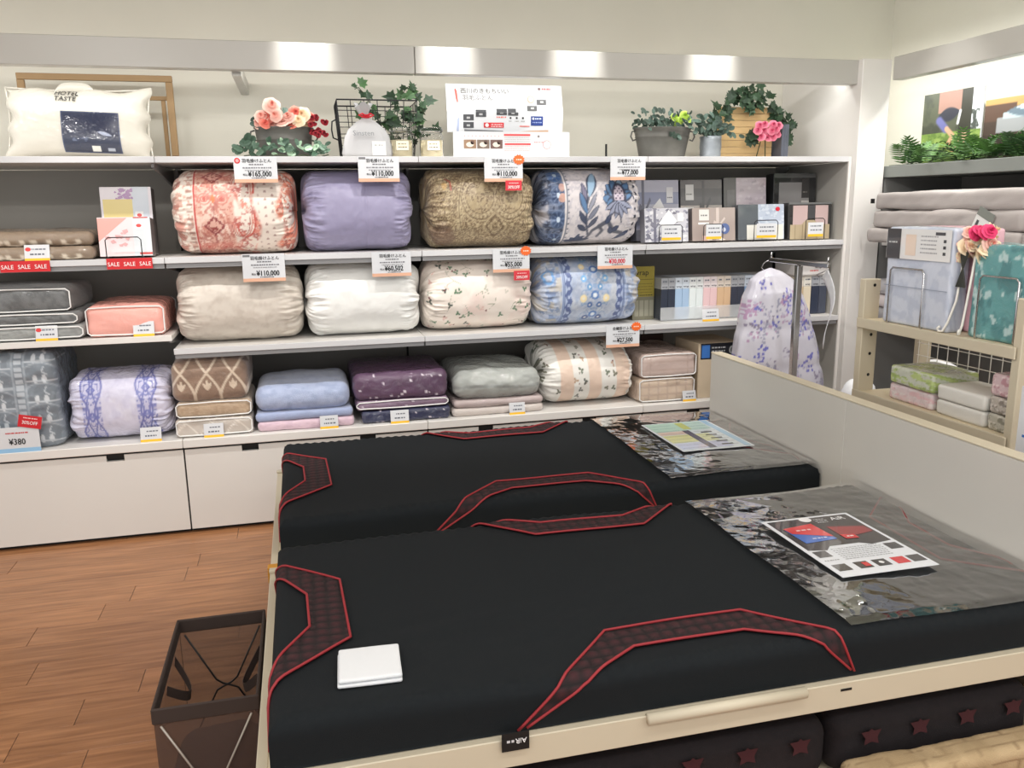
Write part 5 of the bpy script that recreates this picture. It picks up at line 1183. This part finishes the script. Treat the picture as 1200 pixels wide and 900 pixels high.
def f3b(p, w_, h):
    p.rect(0, 0, w_*.29, h, (84, 84, 88)); p.rect(w_*.29, 0, w_, h, (206, 194, 204)); noisebits(p, w_*.3, 0, w_, h, ((190, 178, 190), (216, 206, 214)), 60, .014, 2, 3); p.rect(w_*.08, h*.3, w_*.26, h*.8, (110, 110, 114), 2)
def f3f(p, w_, h):
    p.rect(0, 0, w_*.43, h, (92, 98, 104)); p.rect(w_*.43, 0, w_, h, (186, 196, 212)); noisebits(p, w_*.44, h*.3, w_, h, ((172, 184, 204), (204, 212, 224)), 40, .013, 2, 5); p.burst(w_*.86, h*.86, .016, (206, 40, 60), 3, 8); p.rect(w_*.18, 0, w_*.98, h*.42, (226, 224, 216), 3); p.rect(w_*.5, 0, w_*.52, h*.42, (206, 204, 196), 4)
def f4b(p, w_, h):
    p.rect(0, 0, w_, h, (42, 42, 44)); p.rect(w_*.12, h*.1, w_*.84, h*.86, (146, 144, 144), 2); p.rect(w_*.66, h*.62, w_*.84, h*.92, (58, 56, 56), 3); p.rect(w_*.66, h*.5, w_*.84, h*.58, (206, 204, 200), 3); p.dashes(w_*.69, w_*.82, h*.7, .008, (120, 116, 112), 4, 2); p.rect(0, h*.93, w_, h, (96, 98, 98), 3)
def f4f(p, w_, h):
    p.rect(0, 0, w_, h, (46, 46, 46)); p.rect(w_*.1, h*.3, w_*.44, h*.92, (190, 166, 164), 2); p.rect(w_*.62, h*.3, w_*.92, h*.92, (190, 166, 164), 2); p.rect(w_*.45, h*.55, w_*.61, h*.92, (70, 70, 72), 3); p.rect(0, h*.95, w_, h, (110, 112, 112), 3); p.rect(w_*.04, 0, w_*.96, h*.4, (176, 160, 132), 3); p.poly([(w_*.3, h*.4), (w_*.4, h*.52), (w_*.6, h*.52), (w_*.7, h*.4)], (176, 160, 132), 3)
    for f in (.15, .32, .66, .84): p.rect(w_*f, 0, w_*f+.004, h*.4, (140, 124, 98), 4)
Gp = 'sheet packs on the upper shelf'
pack('blue grey striped sheet pack with ribbon and diamond label, rear row', 2.455, 2.715, .26, Z2, .335, .09, (150, 152, 170), f1b, group=Gp)
pack('charcoal striped sheet pack with bow, rear row', 2.728, 2.985, .26, Z2, .335, .09, (90, 90, 96), f2b, group=Gp)
pack('tall pink damask sheet pack with grey band, rear row', 2.998, 3.268, .26, Z2, .345, .09, (50, 50, 54), f3b, group=Gp)
pack('black box with grey window, rear row against the end panel', 3.31, 3.585, .26, Z2, .372, .09, (50, 50, 52), f4b, lean=.04, group=Gp)
pack('grey floral sheet pack with ribbon and diamond label, front row', 2.435, 2.69, .09, Z2, .182, .07, (150, 150, 160), f1f, group=Gp)
pack('taupe sheet pack with bow and blue rosette, front row', 2.715, 2.975, .09, Z2, .18, .07, (120, 108, 104), f2f, group=Gp)
pack('pale blue and slate sheet pack with red star sticker, front row', 2.995, 3.28, .09, Z2, .195, .07, (90, 94, 100), f3f, group=Gp)
pack('black box with dusty pink windows and tan tray, front row', 3.305, 3.58, .09, Z2, .205, .07, (50, 50, 50), f4f, lean=.04, group=Gp)
def ustand(label, x0, x1, y, z0, h, tagged=True, m='chrome', rr=.0024):
    t = thing('wire_stand', label, 'stand', ((x0+x1)/2, y, z0)); b = .012
    MB().tube([(x0, y+.04, z0+.0035), (x0, y+.005, z0+.0035), (x0, y, z0+.009), (x0, y, z0+h-b), (x0+b, y, z0+h), (x1-b, y, z0+h), (x1, y, z0+h-b), (x1, y, z0+.009), (x1, y+.005, z0+.0035), (x1, y+.04, z0+.0035)], rr, 6).build('wire_frame', MATS[m], t, True)
    if tagged:
        MB().box(x0+.012, x1-.012, y-.0055, y-.0035, z0+.02, z0+.098).build('tag_card', MATS['paper_white'], t); w_ = x1-x0-.024
        p = Print((x0+.012, y-.0055, z0+.02), (1, 0, 0), (0, 0, 1)); p.rect(0, 0, w_, .014, (244, 190, 50)); p.dashes(w_*.15, w_*.85, .055, .007, (110, 114, 124), 1, 3); p.dashes(w_*.15, w_*.9, .033, .007, (110, 114, 124), 1, 5); p.build('tag_text', t)
ustand('thin wire stand with tag before the grey floral pack', 2.485, 2.62, .02, Z2, .1, m='dark_wire')
ustand('thin wire stand with tag before the taupe pack', 2.745, 2.86, .02, Z2, .1, m='dark_wire')
ustand('thin wire stand with tag before the pale blue pack', 3.05, 3.195, .02, Z2, .115, m='dark_wire')
ustand('small stand with tag before the pink windowed box', 3.37, 3.49, .02, Z2, .12, m='dark_wire')
# left sheet packs
def fL1(p, w_, h):
    p.rect(0, 0, w_, h, (226, 220, 226)); p.rect(.01, h*.5, w_*.62, h*.82, (226, 206, 130), 2); p.rect(.01, h*.2, w_*.4, h*.46, (206, 190, 216), 2); p.rect(w_*.62, 0, w_*.94, h, (206, 214, 224), 2)
    noisebits(p, w_*.28, h*.82, w_*.64, h*.98, ((170, 130, 176),), 30, .01, 3, 2); p.rect(w_*.66, h*.52, w_*.82, h*.64, (240, 240, 240), 3); p.disc(w_*.74, h*.585, .011, (214, 60, 56), 4, 10, .008); noisebits(p, w_*.6, h*.38, w_*.9, h*.48, ((60, 60, 66), (100, 100, 110)), 8, .008, 3, 3)
def fL2(p, w_, h):
    p.rect(0, 0, w_, h, (236, 218, 220)); p.poly([(0, h*.98), (w_*.56, h*.98), (0, h*.38)], (238, 168, 158), 2); p.rect(w_*.66, 0, w_, h, (216, 222, 226), 2); p.rect(w_*.7, h*.68, w_*.86, h*.86, (242, 242, 242), 3); p.disc(w_*.78, h*.78, .012, (214, 60, 56), 4, 10, .008)
    p.rect(w_*.68, h*.97, w_*.96, h, (206, 80, 76), 3); p.rect(w_*.76, .006, w_, .016, (206, 80, 76), 3); noisebits(p, w_*.1, h*.15, w_*.6, h*.7, ((226, 170, 170),), 10, .012, 3, 6)
pack('lilac and yellow patchwork sheet pack behind the pink one', -.285, -.06, .17, Z2, .318, .1, (120, 116, 116), fL1, lean=.08)
pack('pink and pale blue patchwork sheet pack in a wire stand', -.285, -.058, .06, Z2, .178, .1, (150, 140, 140), fL2, lean=.08)
ustand('wire stand before the pink patchwork pack', -.248, -.096, .012, Z2, .096, False, 'dark_wire')

# ------------------------------------------------------------------ slim sheet boxes
t = thing('wrap_sign', 'yellow wrap sign card beside the slim boxes', 'sign', (2.46, .2, Z3+.0005))
MB().box(2.412, 2.542, .2, .203, Z3+.0005, Z3+.30).build('card', mat('sign_olive', (150, 136, 54), .5), t)
p = Print((2.412, .2, Z3), (1, 0, 0), (0, 0, 1)); p.text('wrap', .006, .252, .042, (40, 38, 24), 1, .01, 1.05); p.rect(.006, .225, .124, .229, (110, 98, 40)); p.rect(0, 0, .13, .13, (120, 118, 100), 1)
for k in range(5): p.dashes(.01, .12, .2-.016*k, .005, (120, 106, 40) if k < 4 else (60, 58, 40), 1, k)
for k in range(4): p.rect(.012+.03*k, .02, .036+.03*k, .11, (150, 148, 132), 2)
p.build('printed_text', t)
cols = [('navy', (44, 52, 68)), ('navy', (44, 52, 68)), ('light blue', (164, 190, 218)), ('light blue', (164, 190, 218)), ('pale mint white', (222, 230, 230)), ('pale mint white', (222, 230, 230)), ('pale pink', (230, 196, 198)), ('pale pink', (230, 196, 198)), ('tan', (216, 182, 146)), ('tan', (216, 182, 146)), ('dark slate', (58, 62, 76)), ('dark slate', (58, 62, 76)), ('steel blue', (130, 156, 190)), ('steel blue', (130, 156, 190)), ('ivory', (226, 222, 210)), ('ivory', (226, 222, 210)), ('beige', (206, 184, 154)), ('beige', (206, 184, 154))]
bx = 2.545
def slim(label, x, c_, z, h=.232, w_=.0415, y=.11, grp='slim upright sheet boxes on the middle shelf'):
    t = thing('sheet_box', label, 'box', (x+w_/2, y, z), group=grp)
    MB().box(x, x+w_, y, y+.2, z, z+h*.73, c_, b=.002).build('sleeve', mat('box_vc', vc=True, rough=.4, coat=.4), t)
    MB().box(x, x+w_, y, y+.2, z+h*.732, z+h, tuple(v*.35+226*.65 for v in c_), b=.002).build('header', MATS['box_vc'], t)
    p = Print((x, y, z), (1, 0, 0), (0, 0, 1)); p.text('wrap', w_/2, h*.77, .0155, (50, 54, 62), 1, .01, 1., 'C'); p.dashes(w_*.2, w_*.8, h*.9, .008, (110, 116, 126), 1, int(x*100)); p.build('lettering', t)
for k, (nm, c_) in enumerate(cols): slim('slim upright '+nm+' sheet box in the row behind the acrylic tray', bx+k*.0428, c_, Z3+.0055)
t = thing('acrylic_tray', 'clear acrylic tray holding the slim sheet boxes', 'tray', (2.93, .2, Z3))
MB().box(2.54, 3.325, .10, .33, Z3+.001, Z3+.005).build('tray_base', MATS['clear_acrylic'], t)
MB().box(2.54, 3.325, .10, .104, Z3+.0052, Z3+.075).build('tray_lip', MATS['clear_acrylic'], t)
for k, (nm, c_) in enumerate((('beige', (206, 180, 146)), ('cream', (226, 214, 190)), ('navy', (46, 54, 74)), ('slate', (70, 76, 92)))):
    slim('upright '+nm+' boxed sheet under the white lidded carton', 3.38+k*.052, c_, Z3, .22, .05, .1, 'boxes under the white carton')
t = thing('lidded_carton', 'white carton lying on the upright boxes by the end panel', 'box', (3.48, .2, Z3+.221))
MB().box(3.365, 3.585, .08, .31, Z3+.2215, Z3+.30, b=.01).build('carton', mat('carton_white', (216, 212, 210), .5), t)
p = Print((3.365, .08, Z3+.2215), (1, 0, 0), (0, 0, 1)); p.text('wrap', .12, .045, .022, (60, 60, 66), 1, .01); p.dashes(.09, .15, .028, .007, (206, 60, 60), 1, 3); p.build('lettering', t)

# ------------------------------------------------------------------ hanger stand and floral cover
t = thing('display_stand', 'chrome T shaped display stand behind the headboard', 'stand', (2.95, -.59, 0))
MB().box(2.93, 2.96, -.605, -.575, .02, 1.275, b=.003).build('pole', MATS['chrome'], t)
MB().box(2.70, 3.14, -.60, -.58, 0, .019, b=.003).box(2.935, 2.955, -.82, -.605, 0, .019, b=.003).build('base', MATS['chrome'], t)
MB().box(2.936, 2.954, -.83, -.33, 1.276, 1.296, b=.003).build('crossbar', MATS['chrome'], t)
MB().box(2.928, 2.962, -.607, -.573, .66, .70, b=.002).build('collar', MATS['dark_wire'], t)
for y in (-.34, -.82):
    MB().tube([(2.945, y, 1.297), (2.945, y, 1.325)], .004, 6).tube([(2.945, y+.005, 1.29), (2.925, y+.03*(1 if y > -.5 else -1), 1.27), (2.91, y+.03, 1.245), (2.925, y+.035, 1.235)], .0028, 6).build('hook', MATS['chrome'], t, True)
tag(MB().grid(np.array([[(2.95+.02*math.sin(f*5)+.02*g, -.815-.05*f+.07*g*(1-.5*f)-.02*math.sin(f*4), 1.27-.33*f-.04*g) for g in np.linspace(0, 1, 6)] for f in np.linspace(0, 1, 14)])).build('plastic_wrap', mat('sheer_bag', (236, 238, 242), .35, alpha=.85), None, True, solid=.002), 'white plastic sleeve dangling from the display stand bar', 'plastic sleeve')
# floral cover: a bell shaped folded quilt
nu, nv = 170, 260; zz = np.linspace(0, 1, nu); th = np.linspace(0, 2*PI, nv, endpoint=False); T, H = np.meshgrid(zz, th, indexing='ij')
hw = np.interp(zz, [0, .3, .55, .75, .88, .95, .985, 1], [.30, .285, .262, .215, .165, .12, .06, .004])[:, None]; dp = np.interp(zz, [0, .6, .9, .97, 1], [.13, .12, .09, .05, .004])[:, None]
cx = np.interp(zz, [0, .5, .8, 1], [3.075, 3.06, 3.02, 2.985])[:, None]
wv = 1+.05*(fbm(H*3+9, T*5+3, 4)-.5)+.03*np.sin(H*9+T*4)*(1-T); qn = 1-.018*np.abs(np.sin(T*PI*6))**8*2
X = cx+hw*np.sign(np.cos(H))*np.abs(np.cos(H))**.8*wv*qn; Yq = -.27+dp*np.sign(np.sin(H))*np.abs(np.sin(H))**.8*wv*qn; Zq = .005+1.235*T+0*H
P = Paint(X, Zq, (198, 196, 206)); P.mix(sst(.5, .8, fbm(X*6, Zq*6, 3)), (186, 184, 198), .7); rr_ = random.Random(5)
for k in range(190):
    fx, fz = rr_.uniform(2.75, 3.4), rr_.uniform(.0, 1.25); c1 = rr_.choice(((104, 104, 176), (120, 116, 186), (150, 150, 170), (136, 128, 150), (172, 140, 170)))
    for j in range(9): P.ell(fx+rr_.gauss(0, .014), fz+rr_.gauss(0, .018), .006, .007, c1 if rr_.random() < .8 else (176, 172, 190))
MB().grid(np.stack([X, Yq, Zq], -1), P.c, wrapv=True).build('quilt_cover', mat('shiny_vc', vc=True, rough=.3, coat=.5, crough=.15, bump=.1, bscale=40), None, True)
o = COL.objects[-1]; tag(o, 'white quilted cover with violet blue flowers behind the chrome stand', 'quilt')
tag(softbox(3.30, 3.46, -.62, -.44, .0, .66, r=.07, bulge=.02, nz=.03, n=24, seed=9, col=(236, 238, 240)).build('plastic_bag', mat('bag_white', (236, 238, 240), .35), None, True, fix=True), 'white plastic bag standing behind the headboard', 'bag')

# ------------------------------------------------------------------ right wall unit
t = thing('wall_shelving', 'grey shelving unit with fern planter shelf along the right wall', 'shelving', (4.09, -1.3, 0))
MB().box(4.33, 4.385, -3.2, .73, .02, 1.70).build('back_panel', MATS['dark_panel'], t)
MB().box(3.81, 4.33, -3.2, .73, 1.70, 1.762, b=.002).build('planter_shelf', mat('shelf_grey', (128, 132, 128), .5), t)
for z in (1.35, .92, .45): MB().box(3.83, 4.33, -3.2, .73, z-.025, z, b=.002).build('shelf_board', MATS['white_laminate'], t)
MB().box(3.815, 4.33, -.035, -.012, 0, 1.699).build('end_panel', mat('mid_grey', (120, 120, 118), .6), t)
MB().box(4.325, 4.3295, -1.0, -.985, .95, 1.69).build('slotted_post', MATS['black'], t)
# fern garland
def frond_mesh(seed):
    r = random.Random(seed); mb = MB(); n = 11; c0 = np.array(r.choice(((66, 104, 50), (84, 124, 60), (54, 86, 46), (104, 142, 78))), float)
    pts = [(0, f, .35*f-.45*f*f) for f in np.linspace(0, 1, n)]
    for i in range(1, n):
        x, y, z = pts[i]; l = .3*math.sin(PI*(.12+.86*i/n))+.03
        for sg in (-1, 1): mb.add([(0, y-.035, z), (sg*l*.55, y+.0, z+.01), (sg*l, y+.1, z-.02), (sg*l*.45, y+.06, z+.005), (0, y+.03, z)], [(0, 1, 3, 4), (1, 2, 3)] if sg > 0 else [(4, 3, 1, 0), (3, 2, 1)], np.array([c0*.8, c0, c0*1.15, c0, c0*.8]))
    me = mb.mesh('frond'); me.materials.append(MATS['leaf_vc']); return me
fr = [frond_mesh(k) for k in range(8)]
t = thing('fern_garland', 'row of artificial fern fronds on the grey planter shelf', 'plant', (3.95, -.6, 1.7625))
MB().tube([(3.93, .08-.1*k, 1.768) for k in range(18)], .005, 6).build('vine', mat('stem_green', (60, 70, 44), .6), t, True)
r = random.Random(31)
for k in range(150):
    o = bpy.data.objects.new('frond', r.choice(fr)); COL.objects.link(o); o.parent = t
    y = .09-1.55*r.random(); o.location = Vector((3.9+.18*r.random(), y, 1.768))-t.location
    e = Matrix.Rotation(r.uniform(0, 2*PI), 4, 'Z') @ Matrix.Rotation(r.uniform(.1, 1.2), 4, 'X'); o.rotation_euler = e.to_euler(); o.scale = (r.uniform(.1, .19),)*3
# picture panels behind the ferns
def panel(label, y0, y1, z0, z1, x, fn, n=140):
    m_ = int(n*(z1-z0)/abs(y1-y0)); gy, gz = np.meshgrid(np.linspace(0, 1, n), np.linspace(0, 1, max(20, m_)), indexing='ij')
    P = Paint(gy, gz, (240, 240, 236)); fn(P, gy, gz); Y_ = y0+(y1-y0)*gy; Z_ = z0+(z1-z0)*gz
    t = thing('wall_poster', label, 'poster', (x, (y0+y1)/2, z0))
    MB().box(x, x+.008, min(y0, y1), max(y0, y1), z0, z1).build('board', MATS['paper_white'], t)
    MB().grid(np.stack([x-.0012+0*Y_, Y_, Z_], -1), P.c).build('printed_picture', MATS['print'], t); return t
def pic1(P, x, z):
    P.c[:] = (58, 62, 50); P.mix(sst(.35, .6, fbm(x*9, z*6, 3)), (80, 84, 66), .8)
    P.mix((x > .84)*1., (206, 212, 216)); P.mix((x > .84)*sst(.5, .6, fbm(x*20, z*8, 4))*(z < .72), (50, 56, 50), .9)
    P.mix((z < .46)*1., (112, 138, 64)); P.mix((z < .46)*sst(.4, .65, fbm(x*14, z*22, 6)), (84, 110, 46), .8); P.mix((z < .46)*sst(.55, .75, fbm(x*10+4, z*14, 9)), (146, 166, 90), .7)
    P.mix((x > .64)*(x < .84)*(z > .38)*1., (44, 44, 34)); P.mix((x > .27)*(x < .66)*(z > .72)*1., (150, 116, 104)); P.leaf(.27, .66, .64, .72, .09, (40, 42, 54))
    P.line([(.3, .62), (.42, .5)], .055, (98, 100, 150)); P.line([(.44, .5), (.55, .4), (.48, .28)], .035, (196, 152, 122)); P.line([(.48, .28), (.58, .2)], .03, (190, 140, 110)); P.line([(.74, .4), (.74, .32), (.6, .24)], .045, (206, 168, 140)); P.line([(.65, .72), (.62, .56)], .02, (206, 206, 210))
def pic2(P, x, z):
    P.c[:] = (176, 140, 86); P.mix(sst(.4, .7, fbm(x*4, z*8, 3)), (150, 112, 62), .7); P.mix((z > .8)*1., (186, 198, 204)); P.mix((z > .88)*1., (214, 220, 222))
    P.mix((z < .66)*(x < .95)*1., (64, 50, 42)); P.mix((z < .72)*(z > .52)*(x < .2)*1., (84, 62, 50)); P.mix((z < .55)*(z > .36)*(x > .08)*1., (148, 150, 152)); P.mix((z < .62)*(z > .54)*(x > .12)*1., (170, 184, 190)); P.leaf(.14, .62, .42, .62, .08, (96, 112, 124)); P.leaf(.2, .66, .8, .68, .12, (180, 200, 212)); P.mix((z < .34)*1., (52, 40, 34))
panel('picture panel of a child and bare feet on grass above the ferns', .165, -.28, 1.763, 2.168, 4.2, pic1)
panel('picture panel of a low bed against an ochre wall above the ferns', -.30, -1.35, 1.763, 2.168, 4.2, pic2)
# grey folding mattresses
for y0, y1, lab in ((-1.185, -.185, 'grey fabric folding mattress folded in three on the right wall shelf'), (-2.3, -1.215, 'grey folding mattress beside the first, past the fabric seam')):
    t = thing('folding_mattress', lab, 'mattress', (3.9, (y0+y1)/2, 1.351))
    for z0, z1, dx, dy in ((1.351, 1.432, 0, .02), (1.433, 1.525, .015, 0), (1.526, 1.618, .02, -.005)):
        softbox(3.62+dx, 4.2, y0, y1+dy, z0, z1, r=.022, bulge=.006, nz=.011, n=50, seed=int(z0*100), col=(172, 165, 162), nf=6.).build('fold', mat('grey_ticking', (172, 165, 162), .75, bump=.15, bscale=300), t, True, fix=True)
    MB().box(3.632, 3.64, y1-.012, y1+.012, 1.56, 1.585).build('zip_pull', MATS['black'], t)
t = thing('hang_tag', 'grey and white hang tag clipped to the grey folding mattress', 'tag', (3.615, -1.0, 1.42)); u_ = np.array((0, -.85, -.4)); v_ = np.array((0, -.4, .85)); p = Print((3.617, -.98, 1.47), u_, v_); p.rect(-.05, -.06, .05, .06, (228, 228, 226)); p.rect(-.05, .02, .05, .06, (130, 134, 128), 2); p.rect(-.035, -.03, -.02, .0, (80, 80, 84), 2); p.build('card_face', t, MATS['paper_white'] if 0 else None)
for z0, z1, c_, lab in ((.9205, 1.0, (150, 148, 150), 'grey folded mat on the right wall shelf below the folding mattress'), (1.001, 1.07, (206, 196, 196), 'pale pink folded mat lying on the grey one'), (1.071, 1.15, (170, 168, 172), 'light grey folded mat on top of the pink one')):
    tag(softbox(3.68, 4.2, -1.0, -.12, z0, z1, r=.03, bulge=.003, nz=.004, cap=True, n=30, seed=int(z1*90), col=c_).build('folded_mat', MATS['cloth_vc'], None, True, fix=True), lab, 'bedding')

# ------------------------------------------------------------------ cream display rack behind the headboards
GX, GB = 2.85, 3.2
t = thing('display_rack', 'cream two shelf display rack behind the headboards', 'rack', (3.02, -1.6, 0))
for y in (-1.20, -1.995):
    for xx in (GX, GB-.06): MB().box(xx, xx+.075 if xx == GX else xx+.06, y-.018, y+.018, 0, 1.26, b=.003).build('upright', MATS['cream_wood'], t)
for z in (1.098, .795):
    sh = MB().box(GX-.004, GB-.07, -1.975, -1.22, z-.03, z, b=.003).build('shelf_board', MATS['pale_wood'], t)
    MB().box(GX-.012, GX-.0045, -2.0, -1.195, z-.036, z+.004, b=.002).build('shelf_lip', MATS['cream_wood'], sh)
for z in (1.235, 1.03, .95, .86): MB().add([(GX+.045+.007*math.cos(a), -1.2186, z+.007*math.sin(a)) for a in np.linspace(0, 2*PI, 10, endpoint=False)], [tuple(range(10))]).build('peg_hole', MATS['black'], t)
for k in range(14): MB().tube([(GB-.075, -1.23-.055*k, .82), (GB-.075, -1.23-.055*k, 1.06)], .0018, 5).build('grid_wire', MATS['white_wire'], t)
for k in range(5): MB().tube([(GB-.078, -1.225, .83+.052*k), (GB-.078, -1.96, .83+.052*k)], .0018, 5).build('grid_wire', MATS['white_wire'], t)
ZR = 1.0985
# packages: front faces the bed (-X)
def xpack(label, x0, x1, y0, y1, z0, h, col, fn, m=None, cat='bedding pack', name='comforter_pack', paint=None):
    t = thing(name, label, cat, ((x0+x1)/2, (y0+y1)/2, z0))
    softbox(x0, x1, y0, y1, z0, z0+h, r=.012, bulge=.004, nz=.003, n=30, seed=int(abs(y0)*100), col=col, paint=paint).build('package', m or mat('pack_soft', vc=True, rough=.45, coat=.8, crough=.08, crinkle=.4), t, True, fix=True)
    if fn:
        p = Print((x0-.006, y1, z0), (0, -1, 0), (0, 0, 1)); fn(p, y1-y0, h); p.build('printed_front', t, MATS['print_gloss'])
    return t
def blot(base, c1, c2, fr):
    def f(x, z, y):
        P = Paint(x, z, base); P.mix(sst(.48, .58, fbm(y*fr+2, z*fr+x*fr+2, 4)), c1, .8)
        if c2: P.mix(sst(.6, .68, fbm(y*fr*1.6+7, z*fr*1.6+x*fr+2, 9)), c2, .9)
        return P
    return f
def fC(p, w_, h):
    p.rect(.004, h*.68, w_-.004, h-.006, (222, 222, 222)); p.rect(.006, h*.68, w_*.24, h-.006, (70, 70, 74), 2); p.rect(w_*.32, h*.72, w_*.48, h*.93, (226, 206, 190), 2); p.dashes(w_*.05, w_*.2, h*.84, .006, (190, 190, 190), 3, 2)
    for k in range(5): p.dashes(w_*.55, w_*.8, h*(.75+.04*k), .005, (160, 160, 164), 2, k)
    for k in range(3): p.rect(w_*.88, h*(.74+.06*k), w_*.92, h*(.77+.06*k), (70, 70, 74), 2)
    p.rect(w_*.76, h*.93, w_*.9, h*.96, (80, 80, 84), 2); p.rect(.004, h*.395, w_-.004, h*.402, (150, 160, 178), 1)
xpack('pale blue grey comforter pack with printed paper header', 2.872, 2.95, -1.655, -1.305, ZR, .375, (200, 206, 220), fC, paint=blot((200, 206, 220), (182, 190, 208), None, 9))
xpack('pink comforter pack standing behind the blue grey one', 2.958, 3.05, -1.70, -1.32, ZR, .375, (222, 176, 188), None)
xpack('teal blanket pack in clear plastic beside the flowers', 2.89, 3.02, -1.96, -1.735, ZR, .325, (92, 152, 154), None, m=MATS['bagged_vc'], paint=blot((96, 156, 158), (70, 126, 130), (190, 214, 214), 5))  # fold shade and plastic highlights painted as dark and pale blotches
def ystand(label, y0, y1, x, z0, h):
    t = thing('wire_stand', label, 'stand', (x, (y0+y1)/2, z0)); b = .012
    MB().tube([(x+.01, y0, z0+.0035), (x+.004, y0, z0+.0035), (x, y0, z0+.009), (x, y0, z0+h-b), (x, y0+b, z0+h), (x, y1-b, z0+h), (x, y1, z0+h-b), (x, y1, z0+.009), (x+.004, y1, z0+.0035), (x+.01, y1, z0+.0035)], .0038, 7).build('wire_frame', MATS['chrome'], t, True)
ystand('grey wire stand before the blue grey comforter pack', -1.54, -1.355, 2.856, ZR, .22)
ystand('grey wire stand before the teal blanket pack', -1.955, -1.79, 2.872, ZR, .22)
t = thing('flower_easel', 'white scrolled iron easel between the packs', 'stand', (2.9, -1.7, ZR))
for s_ in (0, 1):
    yy = -1.68-.05*s_; MB().tube([(2.9, yy+.0, ZR+.28), (2.888, yy+.006, ZR+.12), (2.872, yy+.02*(1-s_), ZR+.04), (2.862, yy+.03*(1-s_), ZR+.008), (2.858, yy+.045*(1-s_), ZR+.006), (2.858, yy+.052*(1-s_), ZR+.016), (2.862, yy+.044*(1-s_), ZR+.024)], .0045, 7).build('scroll_leg', MATS['white_wire'], t, True)
t = thing('flower_bunch', 'peach and magenta artificial flower bunch with dark stems', 'flowers', (2.93, -1.72, ZR+.2)); r = random.Random(8)
for k in range(40): rose(t, r.choice(('cream', 'cream', 'pink')), (2.91+r.uniform(-.02, .04), -1.595-.2*r.random(), ZR+.27+.10*r.random()+.0), r.uniform(.03, .042), r)
for k in range(4): rose(t, 'magenta', (2.885, -1.735-.02*k, ZR+.36+.008*(k % 2)), .036, r)
for k in range(8): MB().tube([(2.9, -1.70+.006*k, ZR+.3), (2.885, -1.67-.006*k, ZR+.17)], .003, 5).build('stem', mat('dark_stem', (50, 52, 46), .6), t)
# lower shelf goods
ZRL = .7955
def lowbox(label, x0, x1, y0, y1, z0, z1, col, bits, seed, m=None):
    t = thing('clear_pack', label, 'bedding pack', ((x0+x1)/2, (y0+y1)/2, z0))
    softbox(x0, x1, y0, y1, z0, z1, r=.012, bulge=.004, nz=.004, cap=True, n=26, seed=seed, col=col, paint=blot(col, bits[0], bits[1], 5) if bits else None).build('bundle', m or MATS['bagged_vc'], t, True, fix=True)
lowbox('pale pink clear pack under the green leaf pack', 2.88, 3.08, -1.61, -1.37, ZRL, ZRL+.065, (222, 204, 208), ((226, 186, 192), (230, 222, 222)), 3)
lowbox('clear pack printed with green leaves', 2.87, 3.08, -1.62, -1.38, ZRL+.068, ZRL+.14, (196, 200, 186), ((176, 196, 110), (150, 172, 96), (214, 212, 200)), 4)
lowbox('white box pack, lower of two on the rack shelf', 2.875, 3.06, -1.865, -1.635, ZRL, ZRL+.055, (220, 218, 212), None, 5, mat('box_soft', vc=True, rough=.5))
lowbox('white box pack, upper of two on the rack shelf', 2.875, 3.06, -1.865, -1.635, ZRL+.056, ZRL+.112, (222, 220, 214), None, 6, MATS['box_soft'])
lowbox('grey floral clear pack at the bottom by the rack end', 2.88, 3.06, -1.965, -1.875, ZRL, ZRL+.06, (176, 172, 160), ((120, 118, 104), (214, 210, 200)), 7)
lowbox('grey floral clear pack in the middle by the rack end', 2.88, 3.06, -1.965, -1.875, ZRL+.062, ZRL+.12, (180, 172, 162), ((120, 112, 104), (214, 206, 200)), 8)
lowbox('pink floral clear pack on top by the rack end', 2.88, 3.06, -1.965, -1.875, ZRL+.122, ZRL+.2, (206, 180, 184), ((180, 130, 140), (226, 206, 206)), 9)
tag(softbox(3.25, 3.40, -1.24, -1.02, .0, .86, r=.07, bulge=.02, nz=.006, n=24, seed=2, col=(236, 236, 238)).build('standing_pillow', mat('white_fabric', (236, 236, 238), .6), None, True, fix=True), 'white rounded pillow bag standing behind the rack grid', 'pillow')
t = thing('sign_board', 'white sign board with blue drop marks by the rack end', 'sign', (2.785, -2.25, 0)); MB().box(2.78, 2.79, -2.4, -2.10, .0, 1.0).build('board', MATS['paper_white'], t)
p = Print((2.78, -2.10, .86), (0, -1, 0), (0, 0, 1))
for k in range(3): p.disc(.035+.09*k, .1, .014, (52, 110, 190), 1, 12, .02); p.disc(.035+.09*k, .03, .012, (90, 160, 200), 1); p.dashes(.02+.09*k, .08+.09*k, -.02, .008, (52, 110, 190), 1, k)
p.build('printed_marks', t)
